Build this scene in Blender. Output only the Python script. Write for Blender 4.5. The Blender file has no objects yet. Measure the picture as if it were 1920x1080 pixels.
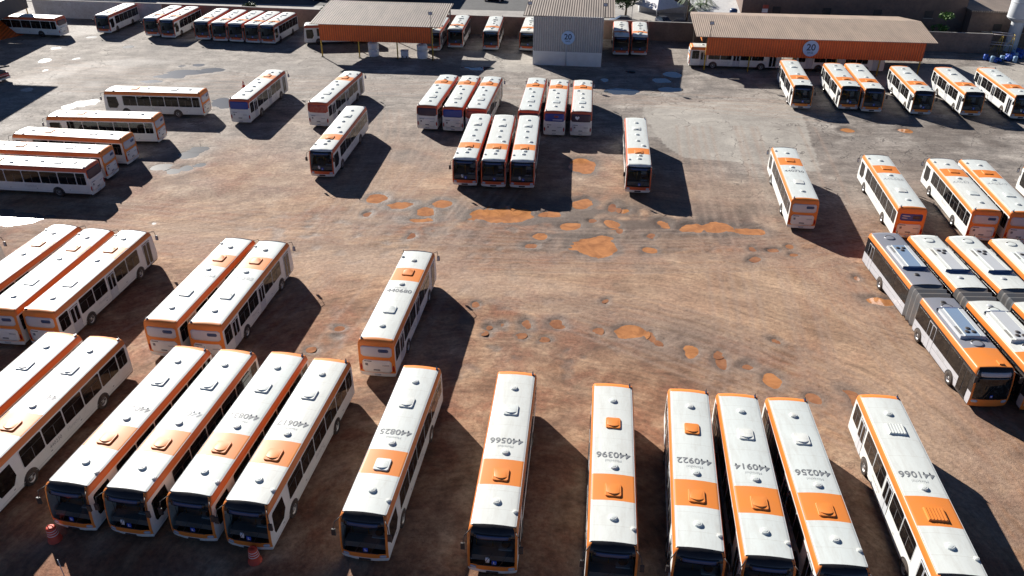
import bpy, math, random
import numpy as np
from mathutils import Vector, Matrix
random.seed(7); RNG = np.random.RandomState(5)
R = math.radians
scene = bpy.context.scene
# ---------------------------------------------------------------- camera
PITCH, ROLL, CAMH = 0.5394138616882433, 0.007425549224215501, 33.64842515
cd = bpy.data.cameras.new('camera'); cam = bpy.data.objects.new('camera', cd)
scene.collection.objects.link(cam); scene.camera = cam
cd.sensor_width = 36; cd.lens = 1519.0652700878898 / 1920 * 36; cd.clip_end = 5000; cd.clip_start = 0.5
_c, _s = math.cos(PITCH), math.sin(PITCH)
fw = Vector((0, _c, -_s)); rt = Vector((1, 0, 0)); up = Vector((0, _s, _c))
r2 = math.cos(ROLL) * rt + math.sin(ROLL) * up; u2 = -math.sin(ROLL) * rt + math.cos(ROLL) * up
m = Matrix.Identity(4)
for i in range(3):
    m[i][0] = r2[i]; m[i][1] = u2[i]; m[i][2] = -fw[i]
m[2][3] = CAMH
cam.matrix_world = m
# ---------------------------------------------------------------- light
SUN_EL, SUN_AZ = R(26.5), R(124.5)            # azimuth measured from +X, counter-clockwise
scene.view_settings.view_transform = 'Standard'; scene.view_settings.look = 'None'
scene.view_settings.exposure = 0.82; scene.view_settings.gamma = 1
scene.render.resolution_x = 1024; scene.render.resolution_y = 576
w = bpy.data.worlds.new('World'); scene.world = w; w.use_nodes = True
nt = w.node_tree; bg = nt.nodes['Background']
sky = nt.nodes.new('ShaderNodeTexSky'); sky.sky_type = 'NISHITA'; sky.sun_disc = False
sky.sun_elevation = SUN_EL; sky.sun_rotation = math.pi / 2 - SUN_AZ; sky.air_density = 0.5; sky.dust_density = 0.1; sky.ozone_density = 4.0; sky.altitude = 1100
nt.links.new(sky.outputs[0], bg.inputs[0]); bg.inputs[1].default_value = 0.05
sd = bpy.data.lights.new('sun', 'SUN'); sd.energy = 5.0; sd.angle = R(0.5); sd.color = (1.0, 0.95, 0.88)
so = bpy.data.objects.new('sun', sd); scene.collection.objects.link(so)
sv = Vector((math.cos(SUN_EL) * math.cos(SUN_AZ), math.cos(SUN_EL) * math.sin(SUN_AZ), math.sin(SUN_EL)))
so.rotation_euler = sv.to_track_quat('Z', 'Y').to_euler(); so.location = sv * 200
scene.cycles.max_bounces = 5; scene.cycles.diffuse_bounces = 2; scene.cycles.transparent_max_bounces = 4
scene.cycles.caustics_reflective = False; scene.cycles.caustics_refractive = False
try: scene.cycles.use_denoising = True
except Exception: pass
C = scene.collection
# ---------------------------------------------------------------- materials
class NT:
    def __init__(s, name):
        s.m = bpy.data.materials.new(name); s.m.use_nodes = True; s.t = s.m.node_tree; s.b = s.t.nodes['Principled BSDF']
    def n(s, typ, **kw):
        x = s.t.nodes.new(typ)
        for k, v in kw.items(): setattr(x, k, v)
        return x
    def l(s, a, b): s.t.links.new(a, b)
    def coord(s, kind='Object', scale=None):
        tc = s.n('ShaderNodeTexCoord'); o = tc.outputs[kind]
        if scale:
            mp = s.n('ShaderNodeMapping'); mp.inputs['Scale'].default_value = scale; s.l(o, mp.inputs[0]); o = mp.outputs[0]
        return o
    def geo(s, scale=None, rot=None):
        g = s.n('ShaderNodeNewGeometry'); o = g.outputs['Position']
        if scale:
            mp = s.n('ShaderNodeMapping'); mp.inputs['Scale'].default_value = scale
            if rot: mp.inputs['Rotation'].default_value = rot
            s.l(o, mp.inputs[0]); o = mp.outputs[0]
        return o
    def noise(s, vec, scale, detail=4, rough=0.55, dist=0.0):
        x = s.n('ShaderNodeTexNoise'); x.inputs['Scale'].default_value = scale; x.inputs['Detail'].default_value = detail
        x.inputs['Roughness'].default_value = rough; x.inputs['Distortion'].default_value = dist
        s.l(vec, x.inputs['Vector']); return x.outputs['Fac']
    def ramp(s, f, pts):
        x = s.n('ShaderNodeValToRGB'); e = x.color_ramp.elements
        while len(e) < len(pts): e.new(0.5)
        for i, (p, c) in enumerate(pts):
            e[i].position = p; e[i].color = (*c, 1) if not isinstance(c, (int, float)) else (c, c, c, 1)
        s.l(f, x.inputs[0]); return x.outputs[0]
    def mix(s, f, a, b, mode='MIX'):
        x = s.n('ShaderNodeMix', data_type='RGBA', blend_type=mode)
        for sock, v in ((x.inputs[0], f), (x.inputs[6], a), (x.inputs[7], b)):
            if isinstance(v, (int, float)): sock.default_value = v
            elif isinstance(v, tuple): sock.default_value = (*v, 1)
            else: s.l(v, sock)
        return x.outputs[2]
    def math(s, op, a, b=0.0, clamp=False):
        x = s.n('ShaderNodeMath', operation=op); x.use_clamp = clamp
        for sock, v in ((x.inputs[0], a), (x.inputs[1], b)):
            if isinstance(v, (int, float)): sock.default_value = v
            else: s.l(v, sock)
        return x.outputs[0]
    def bump(s, h, strength, dist=0.1):
        x = s.n('ShaderNodeBump'); x.inputs['Strength'].default_value = strength; x.inputs['Distance'].default_value = dist
        s.l(h, x.inputs['Height']); s.l(x.outputs[0], s.b.inputs['Normal'])
    def base(s, v):
        if isinstance(v, tuple): s.b.inputs['Base Color'].default_value = (*v, 1)
        else: s.l(v, s.b.inputs['Base Color'])
    def set(s, **kw):
        for k, v in kw.items():
            k = k.replace('_', ' ')
            if isinstance(v, (int, float)): s.b.inputs[k].default_value = v
            else: s.l(v, s.b.inputs[k])
        return s
def paint(name, col, rough=0.38, dirt=0.12, metal=0.0, coat=0.0, dcol=(0.30, 0.20, 0.13), scale=0.9):
    a = NT(name); v = a.coord(); oi = a.n('ShaderNodeObjectInfo')
    ad = a.n('ShaderNodeVectorMath', operation='ADD'); a.l(v, ad.inputs[0]); a.l(oi.outputs['Location'], ad.inputs[1]); v = ad.outputs[0]
    n1 = a.noise(v, scale, 5, 0.65); n2 = a.noise(v, 9, 3, 0.6)
    f = a.ramp(n1, [(0.38, 0.0), (0.75, 1.0)]); f = a.math('MULTIPLY', f, dirt)
    g = a.math('MULTIPLY', a.ramp(n2, [(0.55, 0.0), (0.8, 1.0)]), dirt * 0.6); f = a.math('ADD', f, g, True)
    a.base(a.mix(f, col, dcol)); a.set(Roughness=a.math('ADD', rough, a.math('MULTIPLY', n1, 0.12)), Metallic=metal)
    if coat: a.b.inputs['Coat Weight'].default_value = coat; a.b.inputs['Coat Roughness'].default_value = 0.12
    return a.m
M = {}
M['white'] = paint('white_paint', (0.80, 0.81, 0.78), 0.42, 0.16)
M['roofwhite0'] = paint('roof_white_plain', (0.70, 0.745, 0.71), 0.40, 0.16, dcol=(0.42, 0.38, 0.32))
M['orange'] = paint('orange_paint', (0.80, 0.245, 0.04), 0.46, 0.14); M['orange'].node_tree.nodes['Principled BSDF'].inputs['Specular IOR Level'].default_value = 0.42
M['cove'] = paint('orange_cove', (0.74, 0.20, 0.03), 0.34, 0.12)
M['darkorange'] = paint('rusty_orange_paint', (0.62, 0.11, 0.035), 0.4, 0.15)
M['silver'] = paint('silver_paint', (0.50, 0.51, 0.54), 0.35, 0.1)
M['greyroof'] = paint('grey_roof', (0.25, 0.26, 0.295), 0.35, 0.1)
M['greyblue'] = paint('blue_grey_panel', (0.22, 0.31, 0.44), 0.3, 0.08)
M['lightgrey'] = paint('light_grey_panel', (0.52, 0.54, 0.56), 0.45, 0.08)
M['navy'] = paint('navy_plastic', (0.03, 0.07, 0.17), 0.25, 0.05)
M['black'] = paint('black_gloss', (0.012, 0.014, 0.018), 0.16, 0.06)
M['trim'] = paint('black_trim', (0.03, 0.03, 0.032), 0.5, 0.2)
M['rubber'] = paint('rubber', (0.022, 0.022, 0.024), 0.8, 0.35)
M['bellows'] = paint('bellows_rubber', (0.07, 0.075, 0.08), 0.6, 0.3)
M['bellows2'] = paint('bellows_folds', (0.16, 0.165, 0.17), 0.6, 0.3)
M['rim'] = paint('steel_rim', (0.55, 0.55, 0.55), 0.35, 0.25, metal=0.6)
M['greyrim'] = paint('grey_rim', (0.22, 0.22, 0.23), 0.5, 0.35)
M['panelgrey'] = paint('rear_panel_grey', (0.58, 0.60, 0.63), 0.45, 0.12)
M['headlight'] = paint('headlight_lens', (0.45, 0.52, 0.62), 0.08, 0.0)
M['red'] = paint('red_lens', (0.40, 0.015, 0.01), 0.2, 0.0)
M['text'] = paint('grey_lettering', (0.20, 0.21, 0.22), 0.5, 0.0)
M['textfaint'] = paint('faded_lettering', (0.50, 0.52, 0.52), 0.5, 0.0)
M['navytext'] = paint('navy_lettering', (0.01, 0.03, 0.10), 0.5, 0.0)
M['bluesticker'] = paint('blue_sticker', (0.02, 0.08, 0.50), 0.4, 0.0)
M['paper'] = paint('paper', (0.72, 0.76, 0.80), 0.6, 0.0)
M['adblue'] = paint('blue_advert', (0.03, 0.07, 0.32), 0.35, 0.1)
M['addark'] = paint('dark_advert', (0.05, 0.035, 0.06), 0.35, 0.1)
M['adred'] = paint('red_advert', (0.35, 0.05, 0.03), 0.35, 0.2, dcol=(0.75, 0.6, 0.5), scale=2.5)
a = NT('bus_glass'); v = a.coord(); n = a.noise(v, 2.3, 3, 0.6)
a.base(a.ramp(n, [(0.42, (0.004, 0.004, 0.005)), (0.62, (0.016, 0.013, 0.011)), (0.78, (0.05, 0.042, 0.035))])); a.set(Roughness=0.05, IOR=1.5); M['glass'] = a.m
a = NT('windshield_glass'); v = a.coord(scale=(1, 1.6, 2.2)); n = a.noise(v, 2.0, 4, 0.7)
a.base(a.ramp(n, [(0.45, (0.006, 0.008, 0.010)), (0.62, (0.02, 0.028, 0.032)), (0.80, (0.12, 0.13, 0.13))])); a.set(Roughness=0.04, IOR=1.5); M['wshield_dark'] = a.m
a = NT('tinted_windshield'); a.base((0.01, 0.012, 0.015)); a.set(Roughness=0.04, IOR=1.5); tr = a.n('ShaderNodeBsdfTransparent'); tr.inputs[0].default_value = (0.80, 0.88, 0.88, 1)
mx = a.n('ShaderNodeMixShader'); mx.inputs[0].default_value = 0.78; a.l(a.b.outputs[0], mx.inputs[1]); a.l(tr.outputs[0], mx.inputs[2]); a.l(mx.outputs[0], a.t.nodes['Material Output'].inputs[0]); M['wshield'] = a.m
a = NT('roof_white'); v = a.coord(); oi = a.n('ShaderNodeObjectInfo'); ad = a.n('ShaderNodeVectorMath', operation='ADD'); a.l(v, ad.inputs[0]); a.l(oi.outputs['Location'], ad.inputs[1])
mp = a.n('ShaderNodeMapping'); mp.inputs['Scale'].default_value = (.5, 2.2, 1); a.l(ad.outputs[0], mp.inputs[0])
n1 = a.noise(mp.outputs[0], 1.3, 6, .7, .4); n2 = a.noise(ad.outputs[0], 6, 5, .7); sp = a.n('ShaderNodeSeparateXYZ'); a.l(v, sp.inputs[0])
ed = a.ramp(a.math('ABSOLUTE', sp.outputs[1]), [(.75, 0.), (1.0, 1.)])
f = a.math('ADD', a.math('MULTIPLY', a.ramp(n1, [(.45, 0.), (.75, 1.)]), .28), a.math('MULTIPLY', a.ramp(n2, [(.50, 0.), (.75, 1.)]), .10)); f = a.math('ADD', f, a.math('MULTIPLY', ed, .10), True)
sx = a.math('FRACT', a.math('MULTIPLY', sp.outputs[0], .78)); f = a.math('ADD', f, a.math('MULTIPLY', a.math('LESS_THAN', sx, .018), .30), True)
tint = a.mix(a.math('FRACT', a.math('MULTIPLY', oi.outputs['Random'], 7.3)), (.68, .725, .70), (.73, .745, .70))
a.base(a.mix(f, tint, (.36, .31, .25))); a.set(Roughness=a.math('ADD', .38, a.math('MULTIPLY', n2, .15))); M['roofwhite'] = a.m
def corrugated(name, col, col2, step=0.28, axis=0, rough=0.7, ang=0.0, strength=0.9):
    a = NT(name); v = a.geo((1, 1, 1), (0, 0, ang))
    sp = a.n('ShaderNodeSeparateXYZ'); a.l(v, sp.inputs[0])
    x = a.math('MULTIPLY', sp.outputs[axis], 2 * math.pi / step); s_ = a.math('SINE', x)
    n1 = a.noise(a.geo((1, 0.25, 1), (0, 0, ang)), 0.7, 5, 0.65); n2 = a.noise(a.geo(), 3.5, 4, 0.6)
    c = a.mix(a.ramp(n1, [(0.35, 0.0), (0.7, 1.0)]), col, col2)
    c = a.mix(a.math('MULTIPLY', a.ramp(n2, [(0.5, 0.0), (0.75, 1.0)]), 0.35), c, tuple(q * 0.55 for q in col2))
    c = a.mix(a.math('MULTIPLY', a.ramp(s_, [(0.0, 1.0), (0.45, 0.0)]), 0.45), c, tuple(q * 0.4 for q in col2))  # darker along the valleys
    a.base(c); a.set(Roughness=rough); a.bump(s_, strength, 0.06); return a.m
M['fibro'] = corrugated('fibre_cement_roof', (0.30, 0.235, 0.19), (0.20, 0.16, 0.13), 0.36, ang=R(5.5), strength=.45)
M['fibrotan'] = corrugated('tan_sheet_roof', (0.56, 0.42, 0.32), (0.40, 0.31, 0.24), 0.30, ang=R(5.5), strength=.35)
M['metalwall'] = corrugated('grey_sheet_wall', (0.56, 0.54, 0.51), (0.47, 0.46, 0.45), 0.34, rough=0.55, ang=R(5.5), strength=.5)
M['fascia'] = corrugated('orange_sheet_fascia', (0.85, 0.155, 0.022), (0.72, 0.12, 0.02), 0.35, rough=0.5, ang=R(5.5), strength=0.4)
def rough_mat(name, c1, c2, scale=0.6, rough=0.85, c3=None, bump=0.3):
    a = NT(name); v = a.geo(); n1 = a.noise(v, scale, 6, 0.65); n2 = a.noise(v, scale * 7, 5, 0.65)
    c = a.mix(a.ramp(n1, [(0.35, 0.0), (0.68, 1.0)]), c1, c2)
    c = a.mix(a.math('MULTIPLY', a.ramp(n2, [(0.45, 0.0), (0.75, 1.0)]), 0.5), c, c3 or tuple(q * 0.6 for q in c2))
    a.base(c); a.set(Roughness=rough); a.bump(n2, bump, 0.08); return a.m
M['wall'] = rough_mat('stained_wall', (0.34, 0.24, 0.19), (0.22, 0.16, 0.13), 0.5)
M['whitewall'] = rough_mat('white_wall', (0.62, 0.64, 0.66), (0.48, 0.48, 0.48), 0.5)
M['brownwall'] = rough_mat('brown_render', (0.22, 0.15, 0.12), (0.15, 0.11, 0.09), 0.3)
M['asphalt'] = rough_mat('asphalt', (0.10, 0.10, 0.10), (0.07, 0.07, 0.07), 0.4)
M['pave'] = rough_mat('pavement', (0.42, 0.40, 0.37), (0.30, 0.28, 0.26), 0.3)
M['tarp'] = rough_mat('white_tarp', (0.72, 0.72, 0.70), (0.60, 0.60, 0.60), 0.3, 0.6)
M['tentgrey'] = rough_mat('white_canvas', (0.82, 0.80, 0.80), (0.74, 0.73, 0.74), 0.5, 0.7)
M['bark'] = rough_mat('bark', (0.13, 0.09, 0.06), (0.08, 0.06, 0.04), 3)
M['yellow'] = paint('yellow_steel', (0.62, 0.42, 0.05), 0.5, 0.2)
M['tankwhite'] = paint('white_tank', (0.75, 0.78, 0.80), 0.5, 0.1)
M['signskylit'] = paint('white_sign_sky_tint', (0.40, 0.60, 0.86), 0.5, 0.05)  # white sign disc, with blue sky light put into its colour
M['steel'] = paint('dark_steel', (0.10, 0.09, 0.085), 0.5, 0.2)
M['bluejunk'] = paint('blue_plastic', (0.02, 0.10, 0.48), 0.4, 0.1)
M['lightblue'] = paint('pale_blue_plastic', (0.25, 0.42, 0.60), 0.4, 0.1)
M['carwhite'] = paint('car_white', (0.80, 0.81, 0.82), 0.2, 0.05, coat=0.5)
M['carsilver'] = paint('car_silver', (0.38, 0.39, 0.41), 0.22, 0.05, metal=0.5, coat=0.5)
M['carred'] = paint('car_red', (0.45, 0.02, 0.03), 0.25, 0.05, coat=0.5)
M['cardark'] = paint('car_dark', (0.025, 0.027, 0.035), 0.2, 0.05, coat=0.5)
M['barrel'] = paint('red_orange_plastic', (0.72, 0.07, 0.03), 0.5, 0.1)
M['reflect'] = paint('white_band', (0.80, 0.70, 0.68), 0.4, 0.0)
def leafmat(name, a1, a2):
    a = NT(name); oi = a.geo(); n = a.noise(oi, 1.3, 4, 0.7)
    a.base(a.ramp(n, [(0.3, a1), (0.7, a2)])); a.set(Roughness=0.6); return a.m
M['leaf'] = leafmat('dark_leaves', (0.015, 0.04, 0.012), (0.05, 0.11, 0.03))
M['leaf2'] = leafmat('bright_leaves', (0.05, 0.12, 0.02), (0.14, 0.26, 0.05))
M['grass'] = rough_mat('grass_green', (0.09, 0.15, 0.04), (0.16, 0.20, 0.07), 1.2)
# ---------------------------------------------------------------- mesh builder
class MB:
    def __init__(s): s.v = []; s.f = []; s.mi = []; s.mats = []; s.sm = []
    def mat(s, m):
        m = M[m] if isinstance(m, str) else m
        if m not in s.mats: s.mats.append(m)
        return s.mats.index(m)
    def face(s, idx, m, smooth=False): s.f.append(idx); s.mi.append(s.mat(m)); s.sm.append(smooth)
    def poly(s, pts, m, smooth=False):
        b = len(s.v); s.v += [tuple(p) for p in pts]; s.face(list(range(b, b + len(pts))), m, smooth)
    def box(s, c, d, m, rz=0.0, taper=1.0, bev=0.0):
        cx, cy, cz = c; dx, dy, dz = d[0] / 2, d[1] / 2, d[2] / 2; b = len(s.v); ca, sa = math.cos(rz), math.sin(rz)
        for z, t in ((-1, 1.0), (1, taper)):
            for x, y in ((-1, -1), (1, -1), (1, 1), (-1, 1)):
                X, Y = x * dx * t, y * dy * t; s.v.append((cx + X * ca - Y * sa, cy + X * sa + Y * ca, cz + z * dz))
        for q in ([0, 3, 2, 1], [4, 5, 6, 7], [0, 1, 5, 4], [1, 2, 6, 5], [2, 3, 7, 6], [3, 0, 4, 7]): s.face([b + i for i in q], m)
    def tube(s, p, q, r0, m, r1=None, n=8, cap=True, smooth=True):
        p, q = Vector(p), Vector(q); d = (q - p).normalized(); r1 = r0 if r1 is None else r1
        a_ = d.orthogonal().normalized(); b_ = d.cross(a_); b = len(s.v)
        for c, r in ((p, r0), (q, r1)):
            for i in range(n):
                t = 2 * math.pi * i / n; s.v.append(tuple(c + r * (math.cos(t) * a_ + math.sin(t) * b_)))
        for i in range(n): s.face([b + i, b + (i + 1) % n, b + n + (i + 1) % n, b + n + i], m, smooth)
        if cap: s.face([b + i for i in range(n)][::-1], m); s.face([b + n + i for i in range(n)], m)
    def lathe(s, prof, m, n=16, c=(0, 0, 0), smooth=True, mats=None):
        b = len(s.v)
        for r, z in prof:
            for i in range(n):
                t = 2 * math.pi * i / n; s.v.append((c[0] + r * math.cos(t), c[1] + r * math.sin(t), c[2] + z))
        for k in range(len(prof) - 1):
            mm = mats[k] if mats else m
            for i in range(n):
                s.face([b + k * n + i, b + k * n + (i + 1) % n, b + (k + 1) * n + (i + 1) % n, b + (k + 1) * n + i], mm, smooth)
        s.face([b + (len(prof) - 1) * n + i for i in range(n)], mats[-1] if mats else m)
    def mesh(s, name):
        me = bpy.data.meshes.new(name); me.from_pydata(s.v, [], s.f)
        for m_ in s.mats: me.materials.append(m_)
        me.polygons.foreach_set('material_index', s.mi); me.polygons.foreach_set('use_smooth', s.sm)
        me.validate(); me.update(); return me
    def obj(s, name, parent=None, loc=None): return mkobj(name, s.mesh(name), parent, loc)
def mkobj(name, me, parent=None, loc=None):
    o = bpy.data.objects.new(name, me); C.objects.link(o)
    if parent: o.parent = parent
    if loc: o.location = loc
    return o
def tag(o, label=None, cat=None, group=None, kind=None):
    for k, v in (('label', label), ('category', cat), ('group', group), ('kind', kind)):
        if v: o[k] = v
    return o
def thing(name, label, cat, loc=(0, 0, 0), rz=0.0, group=None):
    o = bpy.data.objects.new(name, None); o.empty_display_size = 0.3; C.objects.link(o); o.location = loc; o.rotation_euler = (0, 0, rz)
    return tag(o, label, cat, group)
KIDS = {}
def children(o): return [c for c in o.children]
def copy_tree(o, parent=None, skip=()):
    c = o.copy(); C.objects.link(c); c.parent = parent
    for ch in children(o):
        if ch.name.split('.')[0] in skip: continue
        copy_tree(ch, c, skip)
    return c
def text_mesh(body, size, mat, zf=None, align='CENTER', name='lettering', bold=0.0, shear=0.0):
    cu = bpy.data.curves.new('t', 'FONT'); cu.body = body; cu.size = size; cu.align_x = align; cu.align_y = 'CENTER'
    cu.offset = bold; cu.shear = shear; cu.resolution_u = 3
    o = bpy.data.objects.new('t', cu); C.objects.link(o); dg = bpy.context.evaluated_depsgraph_get(); dg.update()
    me = bpy.data.meshes.new_from_object(o.evaluated_get(dg)); bpy.data.objects.remove(o); bpy.data.curves.remove(cu)
    me.name = name; me.materials.clear(); me.materials.append(M[mat])
    if zf:
        for v in me.vertices: v.co = zf(v.co)
    me.update(); return me
# ---------------------------------------------------------------- buses
# local frame: +X is the front, -Y the right (door) side
PROF = [(1.17, .32), (1.235, .45), (1.25, .62), (1.25, .95), (1.25, 1.36), (1.248, 2.10), (1.243, 2.70), (1.232, 2.84), (1.20, 2.96), (1.165, 3.05), (1.12, 3.10)]
COLS = [-1, -.9, -.45, 0, .45, .9, 1]
def crown(y): return 3.10 + 0.08 * (1 - min(1, abs(y) / 1.12) ** 2)
def lerp_tab(z, T):
    if z <= T[0][0]: return T[0][1]
    for (a_, b_), (c_, d_) in zip(T, T[1:]):
        if z <= c_: return b_ + (d_ - b_) * (z - a_) / (c_ - a_)
    return T[-1][1]
def xfront(y, z, base=6.65):
    return base + lerp_tab(z, [(.3, .06), (.5, .16), (.95, .2), (1.36, .18), (2.1, .10), (2.55, .03), (2.74, -.02), (2.93, -.10), (3.07, -.24), (3.13, -.34), (3.2, -.36)]) - .16 * (abs(y) / 1.25) ** 3.0
def xrear(y, z, base=-6.5):
    return base + lerp_tab(z, [(.3, .05), (.62, .0), (1.5, .0), (2.55, .04), (2.93, .09), (3.07, .14), (3.13, .2), (3.2, .24)]) + .10 * (abs(y) / 1.25) ** 3.0
def body_mesh(style, L0=-6.5, L1=6.65, band=(1.55, 3.45), front=True, rear=True):
    b = MB(); n = len(PROF)
    roof = {'G': 'greyroof', 'A': 'roofwhite'}.get(style, 'roofwhite'); side = 'silver' if style in 'GA' else 'white'; cove = {'O': 'darkorange'}.get(style, 'cove')
    xs = [None]
    cuts = [L0 + .5] if rear else [L0]
    for x in (band or ()): cuts.append(x)
    cuts += [L1 - .5] if front else [L1]
    k = cuts[0]; full = []
    for x in sorted(cuts):
        full.append(x)
    xs = full
    ring = [(-y, z) for y, z in PROF[:-1]] + [(PROF[-1][0] * c, crown(PROF[-1][0] * c)) for c in COLS] + [(y, z) for y, z in PROF[:-1][::-1]]
    nr = len(ring); rings = []
    def addring(fx):
        i0 = len(b.v)
        for y, z in ring: b.v.append((fx(y, z), y, z))
        return i0
    if rear: rings.append((addring(lambda y, z: xrear(y, z, L0)), None))
    for x in xs: rings.append((addring(lambda y, z, x=x: x), x))
    if front: rings.append((addring(lambda y, z: xfront(y, z, L1)), None))
    for (ra, xa), (rb, xb) in zip(rings, rings[1:]):
        for i in range(nr - 1):
            (y0, z0), (y1, z1) = ring[i], ring[i + 1]; zm = (z0 + z1) / 2; ym = abs(y0 + y1) / 2
            isroof = zm > 3.101 and ym < 1.13
            if isroof:
                mt = roof
                if band and xa is not None and xb is not None and xa >= band[0] - .01 and xb <= band[1] + .01: mt = 'orange'
                if xb is None and front: mt = {'N': 'black', 'O': 'roofwhite', 'G': 'orange', 'A': 'orange'}[style]
                if xa is None and rear and style == 'N': mt = 'orange'
                if style in 'GA' and front and xa is not None and xb is not None and xa > L1 - 2.6: mt = 'orange'
            elif zm > 2.71: mt = cove
            elif zm < .45: mt = 'trim'
            elif style in 'GA' and zm > 1.36: mt = 'black'
            else: mt = side
            b.face([ra + i, rb + i, rb + i + 1, ra + i + 1], mt, zm > 2.5)
    m0 = 'trim'
    r0, rN = rings[0][0], rings[-1][0]
    b.face([r0, r0 + nr - 1, rN + nr - 1, rN], m0)       # underside
    # end caps
    def cap(is_front):
        base = rN if is_front else r0; rows = []
        for k in range(n):
            y_, z_ = PROF[k]; row = []
            for j, c in enumerate(COLS):
                if k == n - 1: row.append(base + (n - 1) + j)
                elif j == 0: row.append(base + k)
                elif j == len(COLS) - 1: row.append(base + nr - 1 - k)
                else:
                    yy = y_ * c; b.v.append(((xfront(yy, z_, L1) if is_front else xrear(yy, z_, L0)), yy, z_)); row.append(len(b.v) - 1)
            rows.append(row)
        for k in range(n - 1):
            zm = (PROF[k][1] + PROF[k + 1][1]) / 2
            for j in range(len(COLS) - 1):
                if is_front and style in 'NO' and 1.0 < zm < 2.6 and 1 <= j <= 4: continue
                edge = j in (0, len(COLS) - 2)
                if is_front:
                    if style in 'GA': mt = 'orange' if zm < 1.0 or edge else 'black'
                    else:
                        mt = 'white' if zm < .62 else ('orange' if style == 'N' else 'darkorange') if (zm < 1.36 or edge) else 'black'
                        if style == 'O' and zm > 2.9: mt = 'roofwhite'
                else:
                    mt = {'N': 'orange', 'O': 'darkorange'}.get(style, 'orange')
                    if zm < .62: mt = 'white'
                    if style == 'O' and zm < 2.1: mt = 'white'
                q = [rows[k][j], rows[k][j + 1], rows[k + 1][j + 1], rows[k + 1][j]]
                b.face(q if is_front else q[::-1], mt, True)
    if front: cap(True)
    else: b.poly([b.v[rN + i] for i in range(nr)], 'trim')
    if rear: cap(False)
    else: b.poly([b.v[r0 + i] for i in range(nr)][::-1], 'trim')
    return b
def surf_panel(b, fx, y0, y1, z0, z1, off, mt, r=.12, ny=8, nz=6, sgn=1):
    """grid panel following an end surface with rounded corners"""
    i0 = len(b.v)
    for k in range(nz + 1):
        z = z0 + (z1 - z0) * k / nz; d = max(0, r - min(z - z0, z1 - z)); ins = r - math.sqrt(max(0, r * r - d * d)) if r else 0
        for j in range(ny + 1):
            y = y0 + ins + (y1 - y0 - 2 * ins) * j / ny; b.v.append((fx(y, z) + sgn * off, y, z))
    for k in range(nz):
        for j in range(ny):
            q = [i0 + k * (ny + 1) + j, i0 + k * (ny + 1) + j + 1, i0 + (k + 1) * (ny + 1) + j + 1, i0 + (k + 1) * (ny + 1) + j]
            b.face(q if sgn > 0 else q[::-1], mt, True)
    # rim
    per = [(0, j) for j in range(ny + 1)] + [(k, ny) for k in range(1, nz + 1)] + [(nz, j) for j in range(ny - 1, -1, -1)] + [(k, 0) for k in range(nz - 1, 0, -1)]
    idx = [i0 + k * (ny + 1) + j for k, j in per]; j0 = len(b.v)
    for q in idx: x, y, z = b.v[q]; b.v.append((x - sgn * (off + .01), y, z))
    for t in range(len(idx)):
        u = (t + 1) % len(idx); q = [idx[t], j0 + t, j0 + u, idx[u]]; b.face(q if sgn > 0 else q[::-1], mt)
def rrect(x0, x1, z0, z1, r, n=3):
    P = []
    for cx, cz, a0 in ((x1 - r, z0 + r, -90), (x1 - r, z1 - r, 0), (x0 + r, z1 - r, 90), (x0 + r, z0 + r, 180)):
        for i in range(n + 1):
            t = R(a0 + 90 * i / n); P.append((cx + r * math.cos(t), cz + r * math.sin(t)))
    return P
def ysurf(z): return lerp_tab(z, [(z_, y_) for y_, z_ in PROF])
def side_plate(b, s, pts, off, mt, thick=.03):
    """extruded plate on a bus side, s=+1 left / -1 right"""
    i0 = len(b.v); n = len(pts)
    for x, z in pts: b.v.append((x, s * (ysurf(z) + off), z))
    for x, z in pts: b.v.append((x, s * (ysurf(z) + off - thick), z))
    f = list(range(i0, i0 + n)); b.face(f if s < 0 else f[::-1], mt)
    for i in range(n):
        j = (i + 1) % n; q = [i0 + i, i0 + n + i, i0 + n + j, i0 + j]; b.face(q if s > 0 else q[::-1], mt)
def window_mesh(x0, x1, s, z0=1.40, z1=2.60, rail=True):
    b = MB(); side_plate(b, s, rrect(x0, x1, z0, z1, .10), .008, 'glass')
    if rail:
        zr = z1 - .38; side_plate(b, s, [(x0 + .03, zr - .018), (x1 - .03, zr - .018), (x1 - .03, zr + .018), (x0 + .03, zr + .018)], .018, 'trim', .01)
        xm = (x0 + x1) / 2; side_plate(b, s, [(xm - .014, z0 + .03), (xm + .014, z0 + .03), (xm + .014, zr - .02), (xm - .014, zr - .02)], .016, 'greyrim', .008)
        side_plate(b, s, [(x1 + .028, z0 - .02), (x1 + .058, z0 - .02), (x1 + .058, z1 + .05), (x1 + .028, z1 + .05)], .008, 'lightgrey', .01)
    return b
def tyre_mesh(x, s):
    b = MB(); prof = [(.30, 0), (.49, .0), (.51, .05), (.51, .24), (.47, .29), (.30, .29)]; n = 20; i0 = 0
    for r, w_ in prof:
        for i in range(n):
            t = 2 * math.pi * i / n; b.v.append((x + r * math.cos(t), s * (1.0 + w_), .51 + r * math.sin(t)))
    for k in range(len(prof) - 1):
        for i in range(n): b.face([k * n + i, k * n + (i + 1) % n, (k + 1) * n + (i + 1) % n, (k + 1) * n + i], 'rubber', True)
    return b
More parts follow.
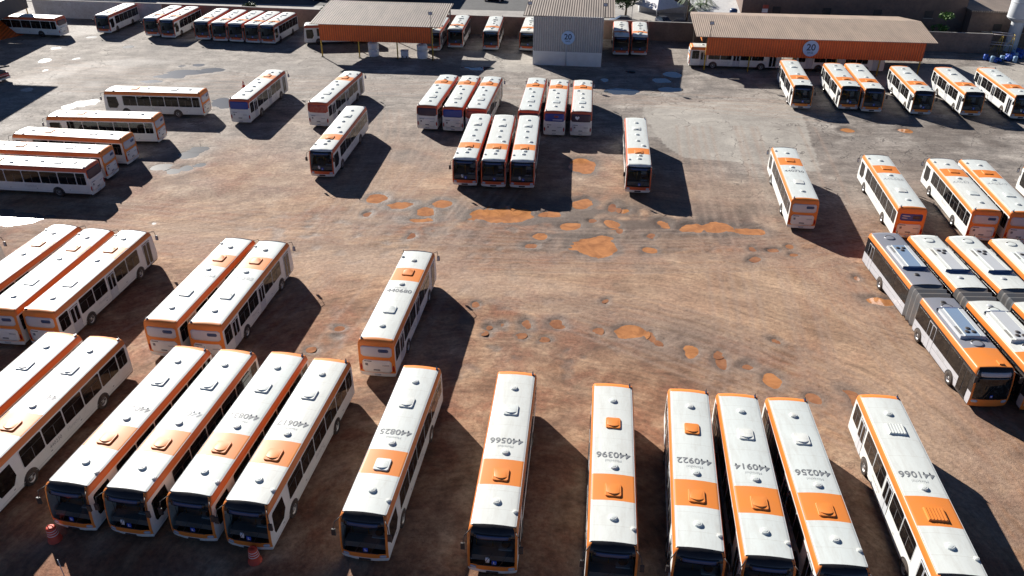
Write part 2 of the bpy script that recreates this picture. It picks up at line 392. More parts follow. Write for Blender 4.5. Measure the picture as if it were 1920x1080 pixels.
def rim_mesh(x, s, mt='rim'):
    b = MB(); prof = [(.31, .27), (.28, .28), (.26, .20), (.15, .16), (.13, .24), (.05, .27)]; n = 16
    for r, w_ in prof:
        for i in range(n):
            t = 2 * math.pi * i / n; b.v.append((x + r * math.cos(t), s * (1.0 + w_), .51 + r * math.sin(t)))
    for k in range(len(prof) - 1):
        for i in range(n): b.face([k * n + i, k * n + (i + 1) % n, (k + 1) * n + (i + 1) % n, (k + 1) * n + i], mt if k != 2 else 'trim', k != 2)
    b.face([(len(prof) - 1) * n + i for i in range(n)], mt); return b
def arch(b, x, s):
    pts = [(x + .63 * math.cos(R(t)), .42 + .66 * math.sin(R(t))) for t in range(0, 181, 15)]
    pts = [(p[0], max(.45, p[1])) for p in pts]; side_plate(b, s, pts, .004, 'trim', .01)
def wheel(root, x, s, rimmat='rim'):
    w_ = tyre_mesh(x, s).obj('wheel', root); rim_mesh(x, s, rimmat).obj('rim', w_)
def hatch_mesh(x, mt):
    """roof hatch: low rounded tray whose lid swells toward the front and ends in a crescent lip"""
    b = MB(); z0 = crown(0) - .03; hx, hy = .46, .42
    pts = rrect(-hx, hx, -hy, hy, .12, 3); n = len(pts); lv = [(1.0, -.02), (1.0, .07), (.95, .095)]
    for k, z in lv:
        for X, Y in pts: b.v.append((x + X * k, Y * k, z0 + z))
    for k in range(2):
        for i in range(n): b.face([k * n + i, k * n + (i + 1) % n, (k + 1) * n + (i + 1) % n, (k + 1) * n + i], mt)
    b.face([2 * n + i for i in range(n)], mt)
    j0 = len(b.v); m_ = 10
    for i in range(m_ + 1):
        t = -1 + 2 * i / m_; y = t * .36; xf = x + .36 - .17 * t * t; zt = z0 + .097 + .06 * (1 - t * t)
        b.v += [(x - .42, y, z0 + .097), (xf - .02, y, zt), (xf + .015, y, z0 + .093)]
    for i in range(m_):
        a_, c_ = j0 + 3 * i, j0 + 3 * (i + 1); b.face([a_, a_ + 1, c_ + 1, c_], mt); b.face([a_ + 1, a_ + 2, c_ + 2, c_ + 1], mt)
    return b
def vent_mesh(x, y=0.0, r=.20, h=.10, mt='roofwhite'):
    b = MB(); z = crown(y) - .03; b.lathe([(r * 1.12, -.02), (r * 1.12, .05), (r * 1.0, .07)], mt, 14, (x, y, z), smooth=False)
    b.lathe([(r * 1.0, .06), (r * 1.0, h), (r * .85, h + .02), (r * .55, h + .02), (r * .5, h + .035), (.02, h + .04)], mt, 14, (x, y, z), smooth=False); return b
def mirror(root, s, style):
    b = MB(); x = 6.35; m_ = 'trim' if style != 'O' else 'trim'
    b.tube((x, s * 1.1, 2.98), (x + .42, s * 1.36, 2.92), .025, m_, n=6); b.tube((x + .42, s * 1.36, 2.92), (x + .48, s * 1.42, 2.5), .022, m_, n=6)
    b.box((x + .50, s * 1.44, 2.28), (.10, .22, .42), 'trim', 0, .9); b.box((x + .446, s * 1.44, 2.28), (.01, .18, .34), 'headlight')
    b.obj('mirror', root)
def interior(root):
    b = MB(); b.box((3.4, 0, 1.0), (6.2, 2.3, .06), 'lightgrey'); b.box((6.25, 0, 1.18), (.55, 2.1, .36), 'greyrim'); b.box((6.0, .6, 1.36), (.3, .7, .12), 'lightgrey')
    b.obj('cabin_floor', root)
    b = MB(); b.lathe([(.20, 0), (.24, .02), (.24, .05), (.20, .06)], 'trim', 14, (5.85, .6, 1.45)); b.tube((6.1, .6, 1.2), (5.85, .6, 1.47), .03, 'trim', n=6); b.obj('steering_wheel', root)
    b = MB(); b.box((5.2, .6, 1.45), (.5, .52, .14), 'navy'); b.box((4.95, .6, 1.85), (.12, .50, .75), 'lightgrey', 0, .9); b.obj('driver_seat', root)
    for x in (3.9, 3.1):
        for y in (-.75, .75): b = MB(); b.box((x, y, 1.4), (.42, .85, .10), 'lightgrey'); b.box((x - .22, y, 1.75), (.08, .85, .70), 'tankwhite' if x > 3.5 else 'lightgrey'); b.obj('passenger_seat', root)
    b = MB()
    for x, y in ((5.6, -.1), (4.5, -.35), (4.5, .3), (5.6, -.95)): b.tube((x, y, 1.0), (x, y, 3.0), .022, 'yellow', n=5)
    b.tube((5.6, -.1, 1.9), (5.6, -.95, 1.9), .02, 'yellow', n=5); b.obj('handrails', root)
def make_bus(style):
    root = thing('city_bus', 'x', 'bus'); band = (1.55, 3.45) if style == 'N' else (2.3, 3.75)
    b = body_mesh(style, band=band)
    for x in (3.9, -3.0):
        for s in (1, -1): arch(b, x, s)
    for s in (1, -1):                                            # panel seams, side marker lights
        for x in (-5.0, -1.8, .2, 2.4): side_plate(b, s, [(x, .5), (x + .012, .5), (x + .012, 1.3), (x, 1.3)], .002, 'lightgrey', .006)
        side_plate(b, s, [(-6.1, .62), (6.2, .62), (6.2, .645), (-6.1, .645)], .003, 'lightgrey', .006)
        for x in (-4.3, -.9, 1.9, 5.1): side_plate(b, s, [(x, .78), (x + .14, .78), (x + .14, .83), (x, .83)], .006, 'text', .01)
    for s in (1, -1): b.box((0, s * 1.13, 3.095), (12.2, .02, .03), 'lightgrey')     # gutter rails
    b.obj('body', root)
    b = MB(); surf_panel(b, xfront, -1.13, 1.13, .98, 2.62, .02, 'wshield', .22, 10, 10)
    b.box((6.86, 0, 1.02), (.02, 1.5, .05), 'trim')
    ws = b.obj('windshield', root); interior(root)
    b = MB(); surf_panel(b, xfront, -.95, .95, 2.62, 2.88, .028, 'black', .04, 8, 3)
    surf_panel(b, xfront, -.80, .80, 2.66, 2.84, .034, 'navy', .03, 8, 3); b.obj('destination_display', root)
    for y in (-.45, .35):
        b = MB(); b.tube((xfront(y, 1.02) + .04, y, 1.02), (xfront(y + .55, 1.85) + .05, y + .45, 1.85), .014, 'trim', n=5); b.obj('wiper', ws)
    b = MB(); surf_panel(b, xfront, -.02, .24, 1.10, 1.36, .026, 'bluesticker', .02, 2, 2)
    surf_panel(b, xfront, .07, .11, 1.15, 1.31, .030, 'paper', .0, 1, 2); surf_panel(b, xfront, .06, .19, 1.17, 1.20, .031, 'paper', .0, 1, 1); b.obj('access_sticker', ws)
    b = MB(); surf_panel(b, xfront, -.34, -.12, 1.22, 1.55, .026, 'paper', .02, 2, 2); b.obj('route_card', ws)
    for s in (1, -1):
        b = MB(); surf_panel(b, xfront, *(sorted((s * .80, s * 1.13))), .66, .86, .02, 'headlight', .06, 4, 3); b.obj('headlight', root)
        b = MB(); surf_panel(b, xrear, *(sorted((s * 1.05, s * 1.19))), .75, 1.25, .02, 'red', .04, 2, 3, sgn=-1); b.obj('taillight', root)
        mirror(root, s, style)
    b = MB(); surf_panel(b, xfront, -.32, .32, .40, .56, .03, 'trim', .03, 3, 2); b.obj('grille', root)
    b = MB(); surf_panel(b, xrear, -1.06, 1.06, 1.92, 2.72, .02, 'panelgrey' if style == 'N' else 'addark', .16, 8, 6, sgn=-1); rw = b.obj('rear_window', root)
    if style == 'N':
        b = MB(); surf_panel(b, xrear, -.85, -.15, 2.30, 2.55, .028, 'navy', .06, 4, 3, sgn=-1); b.obj('rear_display', rw)
    b = MB(); surf_panel(b, xrear, -1.0, 1.0, .66, 1.66, .02, 'white', .14, 8, 6, sgn=-1)
    surf_panel(b, xrear, -.2, .25, .82, .93, .026, 'text', .0, 2, 2, sgn=-1); surf_panel(b, xrear, .35, .85, 1.52, 1.57, .026, 'trim', .0, 2, 2, sgn=-1)
    surf_panel(b, xrear, .62, .80, 1.18, 1.38, .026, 'text', .0, 2, 2, sgn=-1); surf_panel(b, xrear, -.85, -.35, 1.22, 1.32, .026, 'textfaint', .0, 2, 2, sgn=-1); b.obj('engine_cover', root)
    b = MB(); surf_panel(b, xrear, -.22, .22, .40, .54, .03, 'lightgrey', .0, 2, 2, sgn=-1); b.obj('license_plate', root)
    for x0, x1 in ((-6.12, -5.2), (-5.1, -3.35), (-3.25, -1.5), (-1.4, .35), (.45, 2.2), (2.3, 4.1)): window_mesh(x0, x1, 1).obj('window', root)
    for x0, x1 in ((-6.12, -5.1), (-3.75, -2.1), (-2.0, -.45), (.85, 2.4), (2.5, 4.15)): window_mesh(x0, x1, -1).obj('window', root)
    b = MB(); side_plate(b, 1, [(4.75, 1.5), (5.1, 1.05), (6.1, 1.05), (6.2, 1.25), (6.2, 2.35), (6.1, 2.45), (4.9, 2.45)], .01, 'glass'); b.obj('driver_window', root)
    for x0, x1 in ((-4.95, -3.95), (-.25, .75), (4.9, 6.0)):
        b = MB(); side_plate(b, -1, rrect(x0, x1, .42, 2.52, .05), .012, 'trim'); xm = (x0 + x1) / 2
        for u, v_ in ((x0 + .04, xm - .02), (xm + .02, x1 - .04)): side_plate(b, -1, rrect(u, v_, .46, 2.48, .03), .024, 'panelgrey', .02)
        d = b.obj('door', root)
        for u, v_ in ((x0 + .1, xm - .07), (xm + .07, x1 - .1)):
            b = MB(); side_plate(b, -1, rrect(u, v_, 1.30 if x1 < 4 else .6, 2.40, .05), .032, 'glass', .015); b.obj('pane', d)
    for x in (3.9, -3.0):
        for s in (1, -1): wheel(root, x, s, 'rim' if style == 'N' else 'greyrim')
    if style == 'N': hs = [(-2.55, 'roofwhite'), (2.75, 'orange')]; vs = [(-4.6, 0), (1.0, .05), (4.65, 0)]
    else: hs = [(-3.0, 'roofwhite'), (3.35, 'orange')]; vs = [(-4.7, 0), (-1.3, 0), (.4, 0), (1.6, .55), (4.2, .1), (5.0, .0)]
    for x, mt in hs: hatch_mesh(x, mt).obj('roof_hatch', root)
    for x, y in vs: vent_mesh(x, y).obj('roof_vent', root)
    vent_mesh(5.2, 1.0 if style == 'N' else -.95, .12, .10).obj('roof_dome', root)
    b = MB(); b.tube((-6.15, 1.0, 3.1), (-6.2, 1.0, 3.36), .045, 'trim', .02, 6); b.box((-6.15, 1.0, 3.17), (.16, .09, .10), 'navy'); b.obj('antenna', root)
    b = MB()
    for s in (1, -1):
        pass
    me = side_text('Marechal', 1, -.2); mkobj('side_lettering', me, root)
    me = side_text('Marechal', -1, -1.2); mkobj('side_lettering', me, root)
    return root
def side_text(t, s, x, z=1.05, size=.34, mat='textfaint'):
    return text_mesh(t, size, mat, (lambda c: Vector((x - s * c.x, s * (ysurf(1.0) + .006), z + c.y))))
def roof_number(num, mat='text', x0=.05, size=.62):
    f = lambda c: Vector((x0 + c.y, -c.x, crown(c.x) + .012)); return text_mesh(num, size, mat, f, bold=.006)
def roof_word(x0=.52, mat='textfaint', size=.24, y=.0):
    f = lambda c: Vector((x0 + c.y, -c.x + y, crown(c.x) + .012)); return text_mesh('Marechal', size, mat, f)
# articulated bus: front section x in [0.9, 9.7], bellows [-1.0,.9], rear section [-9.7,-1]
def make_artic(style):
    root = thing('articulated_bus', 'x', 'bus')
    def pods(xr, par, rev=False):
        """air conditioning pod with fans and a curved dark nose"""
        sg = -1 if rev else 1; b = MB(); z = 3.16; flank = 'lightgrey' if style == 'G' else 'roofwhite'; mid = 'greyblue' if style == 'G' else 'lightgrey'
        b.box((xr, 0, z + .09), (3.6, 1.75, .20), flank, 0, .96); b.box((xr, 0, z + .20), (3.45, .95, .04), mid)
        for y in (-.52, .52): b.box((xr, y, z + .215), (3.45, .05, .05), 'roofwhite')
        for y in (-.75,): 
            for k in range(2): b.box((xr + sg * 1.0, y + k * .1, z + .20), (.9, .035, .03), 'trim')
        for dx, y in ((-sg * -1.25, .22), (-sg * -1.25, -.22), (-sg * -.85, .0)): b.lathe([(.17, 0), (.17, .03), (.05, .035), (.02, .036)], 'trim', 12, (xr + dx, y, z + .22))
        i0 = len(b.v); N_ = 10; xe = xr - sg * 1.75
        for k in range(N_ + 1):
            t = -1 + 2 * k / N_; y = t * .95; bx = .34 * (1 - t * t) ** .6; b.v += [(xe, y, z + .215), (xe - sg * bx * .6, y, z + .17), (xe - sg * bx, y, z - .02)]
        for k in range(N_):
            q = i0 + 3 * k; r_ = q + 3
            for c_ in (0, 1): f = [q + c_, q + c_ + 1, r_ + c_ + 1, r_ + c_]; b.face(f if sg > 0 else f[::-1], 'navy', True)
        b.obj('air_conditioner', par)
    fb = body_mesh(style, .9, 9.7, (7.2, 7.3), True, False)
    for s in (1, -1):
        arch(fb, 7.0, s); arch(fb, 1.9, s)
        side_plate(fb, s, [(1.0, .95), (9.0, .95), (9.0, .965), (1.0, .965)], .003, 'trim', .006)
    fb.obj('body', root)
    rb = body_mesh(style, -9.7, -1.0, None, False, True)
    for s in (1, -1):
        arch(rb, -5.6, s); side_plate(rb, s, [(-9.2, .95), (-1.1, .95), (-1.1, .965), (-9.2, .965)], .003, 'trim', .006)
    rb.obj('trailer_body', root)
    b = MB(); n_ = 3; ring = [(y, z) for y, z in PROF] ; ring = [(-y, z) for y, z in ring] + [(y, z) for y, z in ring[::-1]]
    for k in range(2 * n_ + 1):
        x = -1.0 + 1.9 * k / (2 * n_); sc = 1.0 if k % 2 == 0 else .91
        for y, z in ring: b.v.append((x, y * sc, 1.7 + (z - 1.7) * sc + (0 if z < 3 else .0)))
    nr = len(ring)
    for k in range(2 * n_):
        for i in range(nr - 1): b.face([k * nr + i, (k + 1) * nr + i, (k + 1) * nr + i + 1, k * nr + i + 1], 'bellows' if k % 2 else 'bellows2')
    b.obj('bellows', root)
    F = lambda y, z: xfront(y, z, 9.7)
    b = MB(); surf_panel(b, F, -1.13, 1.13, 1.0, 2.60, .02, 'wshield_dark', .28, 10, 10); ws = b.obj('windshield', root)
    b = MB(); surf_panel(b, F, -.95, .95, 2.62, 2.90, .028, 'lightgrey' if style == 'G' else 'black', .04, 8, 3); b.obj('destination_display', root)
    b = MB(); b.tube((F(-.5, 1.05) + .04, -.5, 1.05), (F(.1, 1.9) + .05, .0, 1.95), .015, 'trim', n=5); b.obj('wiper', ws)
    b = MB(); surf_panel(b, F, -.1, .1, 1.12, 1.32, .026, 'bluesticker', .02, 2, 2); surf_panel(b, F, -.04, .04, 1.17, 1.27, .03, 'paper', .0, 1, 1); b.obj('access_sticker', ws)
    for s in (1, -1):
        b = MB(); surf_panel(b, F, *(sorted((s * .75, s * 1.13))), .68, .90, .02, 'headlight', .08, 4, 3); b.obj('headlight', root)
        b = MB(); b.tube((9.5, s * 1.1, 2.98), (9.9, s * 1.40, 2.85), .03, 'trim', n=6); b.box((9.95, s * 1.42, 2.6), (.12, .2, .45), 'trim'); b.obj('mirror', root)
        for x in (7.0, 1.9, -5.6): wheel(root, x, s)
    for x0, x1 in ((-8.95, -7.85), (2.85, 4.0), (7.95, 9.25)):
        b = MB(); side_plate(b, -1, rrect(x0, x1, .40, 2.53, .05), .012, 'trim'); xm = (x0 + x1) / 2
        for u, v_ in ((x0 + .03, xm - .015), (xm + .015, x1 - .03)): side_plate(b, -1, rrect(u, v_, .44, 2.50, .03), .022, 'silver' if x1 < 7.5 else 'trim', .02)
        d = b.obj('door', root)
        for u, v_ in ((x0 + .08, xm - .06), (xm + .06, x1 - .08)):
            b = MB(); side_plate(b, -1, rrect(u, v_, 1.4 if x1 < 7.5 else .6, 2.45, .05), .03, 'glass', .015); b.obj('pane', d)
    for s in (1, -1):
        for x0, x1 in ((-7.75, -5.9), (-5.8, -3.5), (-3.4, -1.1), (1.0, 2.75), (4.1, 6.0), (6.1, 7.85)): window_mesh(x0, x1, s, 1.40, 2.52, False).obj('window', root)
    pods(4.4, root); pods(-5.1, root, True)
    for x, y in ((1.6, .0), (-2.4, -.25)): vent_mesh(x, y, .18, .08, 'trim' if style == 'G' else 'lightgrey').obj('roof_vent', root)
    for x in (-8.5, 2.2 - .0, 6.75):
        b = MB(); b.lathe([(.42, 0), (.42, .05), (.30, .07), (.02, .075)], 'greyroof' if style == 'G' else 'roofwhite', 16, (x, 0, crown(0) - .02))
        for k in range(8):
            t0, t1 = R(-75 + 150 * k / 8), R(-75 + 150 * (k + 1) / 8)
            b.poly([(x - .43 * math.cos(t0), .43 * math.sin(t0), 3.20), (x - .43 * math.cos(t1), .43 * math.sin(t1), 3.20), (x - .3 * math.cos(t1), .33 * math.sin(t1), 3.25), (x - .3 * math.cos(t0), .33 * math.sin(t0), 3.25)], 'trim')
        b.obj('roof_hatch', root)
    b = MB(); b.tube((-9.4, .95, 3.1), (-9.4, .95, 3.4), .04, 'trim', .02, 6); b.obj('antenna', root)
    b = MB(); b.box((8.9, .45, 3.2), (.5, .35, .10), 'orange', 0, .8); b.obj('roof_vent', root)
    mkobj('side_lettering', side_text('Marechal', -1, 5.3, 1.12), root)
    return root
# id, style, x, y, heading, fitted length, extras, label
BL = [
('b1','N',-30.88,38.53,-98.8,12.9,{},'bus at the lower left edge, parked left of the bus with roof number 440230'),
('b2','N',-27.88,38.1,-99.1,12.9,{'num':'440230','side':'440230'},'bus with roof number 440230 and side wheels showing, near the lower left corner'),
('b3','N',-21.93,37.06,-100.2,12.9,{'num':'440221'},'bus with roof number 440221, leftmost of four tightly parked in front row'),
('b4','N',-18.8,36.69,-99.6,12.95,{'num':'440698','faint':1},'bus with roof number 440698, second of four tightly parked in front row'),
('b5','N',-15.42,36.44,-99.4,12.97,{'num':'440832'},'bus with roof number 440832, third of four tightly parked in front row'),
('b6','N',-12.44,35.84,-98.8,12.86,{'num':'440617'},'bus with roof number 440617, a barrel before its bumper'),
('b7','N',-6.49,35.15,-97.7,12.81,{'num':'440825','hatchwhite':1},'bus with roof number 440825 and a white hatch on its orange roof band'),
('b8','N',-0.24,34.5,-95.4,12.97,{'num':'440566'},'bus with roof number 440566 standing alone in the front row'),
('b9','N',5.6,33.41,-95.9,12.87,{'num':'440396','orangehatch':1},'bus with roof number 440396 and a second orange hatch on the white rear roof'),
('b10','N',9.94,32.99,-98.0,12.77,{'num':'440922','orangehatch':1},'bus with roof number 440922 in the front row'),
('b11','N',12.97,32.56,-96.4,12.78,{'num':'440914'},'bus with roof number 440914, between buses 440922 and 440256'),
('b12','N',16.09,32.16,-94.3,12.87,{'num':'440256'},'bus with roof number 440256 in the front row'),
('b13','N',21.59,32.08,-95.4,13.77,{'num':'441066'},'bus with roof number 441066 and flat ribbed roof hatches, right end of the front row'),
('c0','N',-44.15,52.35,81.6,13.0,{},'bus almost wholly cut off by the left edge, only its mirror arm showing'),
('c1','N',-38.28,54.53,81.6,13.0,{},'left bus of the glaring row of three seen from behind at the left'),
('c2','N',-35.07,53.8,83.3,13.02,{},'middle bus of the glaring row of three seen from behind at the left'),
('c3','N',-32.09,53.59,82.2,13.02,{},'right bus of the glaring row of three at the left, doors and wheels showing'),
('c4','N',-23.12,52.37,81.4,12.89,{'num':'440604','faint':1},'left bus of the pair seen from behind left of the yard centre'),
('c5','N',-20.12,51.98,82.8,12.76,{'num':'440292','faint':1},'right bus of the pair seen from behind left of the yard centre, side doors showing'),
('c6','N',-8.2,50.36,82.8,13.02,{'num':'440680'},'lone bus with roof number 440680 seen from behind in the dirt yard'),
('d1','O',-19.02,85.2,-95.2,14.33,{},'lone bus facing the camera, in front of the bus with the red advert'),
('d2','O',-4.22,82.96,-95.2,13.81,{},'left bus of three facing the camera behind the biggest orange puddle'),
('d3','O',-1.45,82.66,-94.2,13.86,{},'middle bus of three facing the camera behind the biggest orange puddle'),
('d4','O',1.41,82.5,-93.9,13.84,{},'right bus of three facing the camera behind the biggest orange puddle'),
('d5','O',13.18,81.75,-95.7,14.33,{},'lone bus facing the camera right of the middle block of buses'),
('e1','O',-9.3,98.79,82.1,13.03,{'ad':'addark'},'bus with a dark rear advert, leftmost of six in the middle block'),
('e2','O',-6.31,98.37,83.0,13.26,{'ad':'adblue'},'second from left of the six buses seen from behind in the middle block'),
('e3','O',-3.5,97.95,82.6,13.38,{'ad':'adred'},'third from left of six buses in the middle block, red rear partly hidden'),
('e4','O',2.42,97.5,84.1,13.48,{'ad':'addark'},'fourth from left of six buses in the middle block, its rear hidden'),
('e5','O',5.38,97.07,84.6,12.97,{'ad':'adblue','adtext':1},'bus with a bright blue rear advert in the middle block'),
('e6','O',8.43,96.91,84.9,12.89,{'ad':'addark','heart':1},'bus with a white heart on its dark rear advert, right end of the middle block'),
('f1','O',-32.16,100.56,83.9,12.88,{'ad':'adblue'},'lone bus with a blue rear advert, standing beside the small orange cone'),
('f2','O',-22.19,99.86,81.3,13.63,{'ad':'adred'},'lone bus with a red rear advert in front of the left canopy'),
('h1','O',-67.77,142.44,-96.2,9.44,{},'lone bus at the back left with its right side wheels showing'),
('h2','O',-59.01,140.75,-95.9,9.72,{},'left bus of the pair by the back wall at the upper left'),
('h3','O',-56.0,140.0,-96.2,10.13,{},'right bus of the pair by the back wall at the upper left'),
('h4','O',-50.21,138.75,-94.0,9.81,{},'first from the left of the five buses by the back wall left of the canopy'),
('h5','O',-47.02,137.87,-95.3,9.68,{},'second from the left of the five buses by the back wall left of the canopy'),
('h6','O',-44.04,137.33,-98.4,9.48,{},'third from the left of the five buses by the back wall left of the canopy'),
('h7','O',-41.21,136.8,-98.4,9.66,{},'fourth from the left of the five buses by the back wall left of the canopy'),
('h8','O',-38.59,136.35,-99.5,9.43,{},'right end of the five buses by the back wall left of the canopy'),
('h10','O',-8.89,134.91,-94.5,9.72,{},'bus in shade with a bluish roof just right of the left canopy'),
('h11','O',-3.27,134.03,-94.0,10.26,{},'sunlit bus by the back wall midway between left canopy and grey shed'),
('h12','O',2.59,133.57,-95.5,10.09,{},'bus half hidden by the left edge of the grey shed'),
('h13','O',17.03,131.34,-95.6,9.85,{},'left bus of the shaded pair right of the tall grey shed'),
('h14','O',19.94,131.16,-96.9,9.72,{},'right bus of the shaded pair right of the tall grey shed'),
('i1','N',37.66,107.54,-97.8,12.27,{},'leftmost bus of the six in the row before the right canopy'),
('i2','N',43.43,106.7,-96.5,11.02,{},'left bus of the close pair in the row before the right canopy'),
('i3','N',46.21,106.24,-97.2,11.96,{},'right bus of the close pair in the row before the right canopy'),
('i4','N',52.07,105.21,-97.3,11.66,{},'fourth bus from the left in the row before the right canopy'),
('i5','N',58.06,104.82,-96.0,11.46,{},'fifth bus from the left in the row before the right canopy, its rear in shade'),
('i6','N',63.78,104.21,-96.0,12.47,{},'bus at the right edge, last in the row before the right canopy'),
('j1','N',27.31,73.37,82.5,13.48,{'num':'440720'},'lone bus seen from behind, standing beside the pale concrete patch'),
('j2','N',36.22,71.57,83.0,13.23,{'ad':'addark','faint':1,'num':'440585'},'bus with a dark blue advert on its orange rear, beyond the articulated buses'),
('j3','N',42.53,70.95,83.4,12.76,{'num':'440571','faint':1},'middle bus of the three seen from behind beyond the articulated buses'),
('j4','N',45.67,70.65,83.5,12.98,{'num':'440547','faint':1},'bus cut by the right edge, seen from behind beyond the articulated buses'),
('j5','N',51.5,69.27,83.5,13.0,{},'bus almost wholly cut off at the right edge, only its windscreen corner showing'),
('g1','N',-44.04,97.98,176.5,12.27,{},'farthest of the five buses standing side-on at the left, rear toward the lone buses'),
('g2','N',-46.33,88.7,177.6,12.5,{},'second farthest of the five side-on buses at the left, glare on its roof'),
('g3','N',-47.06,82.6,173.1,12.59,{},'middle one of the five side-on buses at the left'),
('g4','N',-47.79,78.49,175.2,13.0,{},'second nearest of the five side-on buses at the left edge'),
('g5','O',-47.5,74.63,174.3,13.0,{'ad':'addark'},'nearest of the five side-on buses at the left edge, long white side in view'),
('x1','O',-28.4,133.6,-172,10.5,{},'bus standing side-on in the shade under the left canopy'),
('x5','O',-12.3,133.2,-94.5,10.2,{},'bus standing in deep shade under the right end of the left canopy'),
('x2','N',32.5,120.9,-5.3,13.0,{},'bus parked lengthwise under the right canopy with its rear sticking out left'),
('x3','N',47.6,119.6,-5.3,12.5,{},'second bus parked lengthwise in the dark under the right canopy'),
('x4','O',-80.4,137.3,171.0,12.5,{},'glaring white roofed bus at the far left beside the orange sheet fascia'),
]
GROUP = 'orange and white city buses parked in the yard'
protos = {'N': make_bus('N'), 'O': make_bus('O')}; used = set()
wordmesh = roof_word(); wordside = {}
band_white = hatch_mesh(2.75, 'roofwhite').mesh('hatch_white'); rear_orange = hatch_mesh(-2.55, 'orange').mesh('hatch_orange')
def flat_hatch(x, mt):
    b = MB(); b.box((x, 0, 3.22), (.85, 1.0, .10), mt, 0, .92)
    for k in range(6): b.box((x, -.40 + k * .16, 3.275), (.75, .05, .03), mt)
    return b
ads = {}
for k in ('addark', 'adblue', 'adred'):
    b = MB(); surf_panel(b, xrear, -1.13, 1.13, 1.95, 2.85, .02, k, .1, 8, 6, sgn=-1); ads[k] = b.mesh('ad_' + k)
b = MB(); surf_panel(b, xrear, -.95, .95, 1.98, 2.62, .02, 'adblue', .1, 8, 6, sgn=-1)
surf_panel(b, xrear, -.8, -.1, 2.15, 2.5, .026, 'addark', .0, 3, 3, sgn=-1); surf_panel(b, xrear, .15, .8, 2.4, 2.46, .028, 'paper', .0, 3, 1, sgn=-1); surf_panel(b, xrear, .3, .8, 2.2, 2.25, .028, 'paper', .0, 3, 1, sgn=-1)
adN = b.mesh('ad_new')
SKIP_FAR = {'pane', 'rim', 'wiper', 'route_card', 'side_lettering', 'roof_dome', 'license_plate', 'grille', 'passenger_seat', 'driver_seat', 'steering_wheel', 'handrails'}
for id_, st, x, y, hd, L, ex, label in BL:
    near_style = id_[0] in 'bi' or id_ == 'x2'
    far = id_[0] == 'h' or id_ in ('x1', 'x3', 'x4', 'x5')
    if st not in used: r = protos[st]; used.add(st)
    else: r = copy_tree(protos[st], skip=SKIP_FAR if far else ({'route_card'} if ord(id_[-1]) % 2 else set()))
    sc = L / (12.85 if near_style else 13.05)
    h = R(hd); d = .075 * sc if near_style else -.02
    r.location = (x + math.cos(h) * d, y + math.sin(h) * d, 0); r.rotation_euler = (0, 0, h); r.scale = (sc, 1, 1)
    tag(r, label, 'bus', GROUP)
    kids = {}
    for c in children(r): kids.setdefault(c.name.split('.')[0], []).append(c)
    if 'num' in ex:
        mkobj('fleet_number', roof_number(ex['num'], 'textfaint' if ex.get('faint') else 'text'), r)
        mkobj('roof_lettering', wordmesh, r)
    if 'side' in ex: mkobj('side_number', side_text(ex['side'], 1, 1.5, 1.08, .36, 'text'), r)
    hs = sorted(kids['roof_hatch'], key=lambda o: o.data.vertices[0].co.x)
    if ex.get('hatchwhite'): hs[-1].data = band_white
    if ex.get('orangehatch'): hs[0].data = rear_orange
    if id_ == 'b13':
        hs[0].data = flat_hatch(-3.3, 'roofwhite').mesh('h'); hs[-1].data = flat_hatch(2.75, 'orange').mesh('h')
    if 'ad' in ex:
        rw = kids['rear_window'][0]; rw.data = adN if id_ == 'j2' else ads[ex['ad']]
        if id_ == 'j2':
            for c in list(children(rw)): bpy.data.objects.remove(c)
    if ex.get('heart'):
        b = MB(); P = []
        for k in range(20):
            t = 2 * math.pi * k / 20; hx = 16 * math.sin(t) ** 3; hz = 13 * math.cos(t) - 5 * math.cos(2 * t) - 2 * math.cos(3 * t) - math.cos(4 * t)
            P.append((xrear(0, 2.4) - .035, .45 - hx * .016, 2.42 + hz * .016))
        b.poly(P[::-1], 'paper'); b.obj('heart_mark', kids['rear_window'][0])
    if ex.get('adtext'):
        b = MB(); surf_panel(b, xrear, -.45, .05, 2.4, 2.65, .026, 'adred', .0, 2, 2, sgn=-1); surf_panel(b, xrear, -.9, .2, 2.12, 2.2, .026, 'paper', .0, 4, 1, sgn=-1); b.obj('advert_print', kids['rear_window'][0])
# articulated
AG = 'articulated buses parked in a row at the right'
AL = [('G',30.88,50.91,-90.8,'44418-4','grey roofed articulated bus with orange front, leftmost of the articulated row'),
      ('A',34.01,50.51,-90.4,'44438-3','white roofed articulated bus with roof number 44438-3, second in the articulated row'),
      ('A',37.25,50.42,-89.7,None,'white roofed articulated bus, third in the articulated row from the left'),
      ('A',40.09,49.95,-92.7,None,'white roofed articulated bus at the right edge, fourth in the articulated row')]
pr = {'G': make_artic('G'), 'A': make_artic('A')}; used = set()
for st, x, y, hd, num, label in AL:
    if st not in used: r = pr[st]; used.add(st)
    else: r = copy_tree(pr[st])
    h = R(hd); r.location = (x, y, 0); r.rotation_euler = (0, 0, h); r.scale = (.995, 1, 1); tag(r, label, 'bus', AG)
    if num: mkobj('fleet_number', roof_number(num, 'text' if st == 'G' else 'textfaint', 2.85, .6), r)
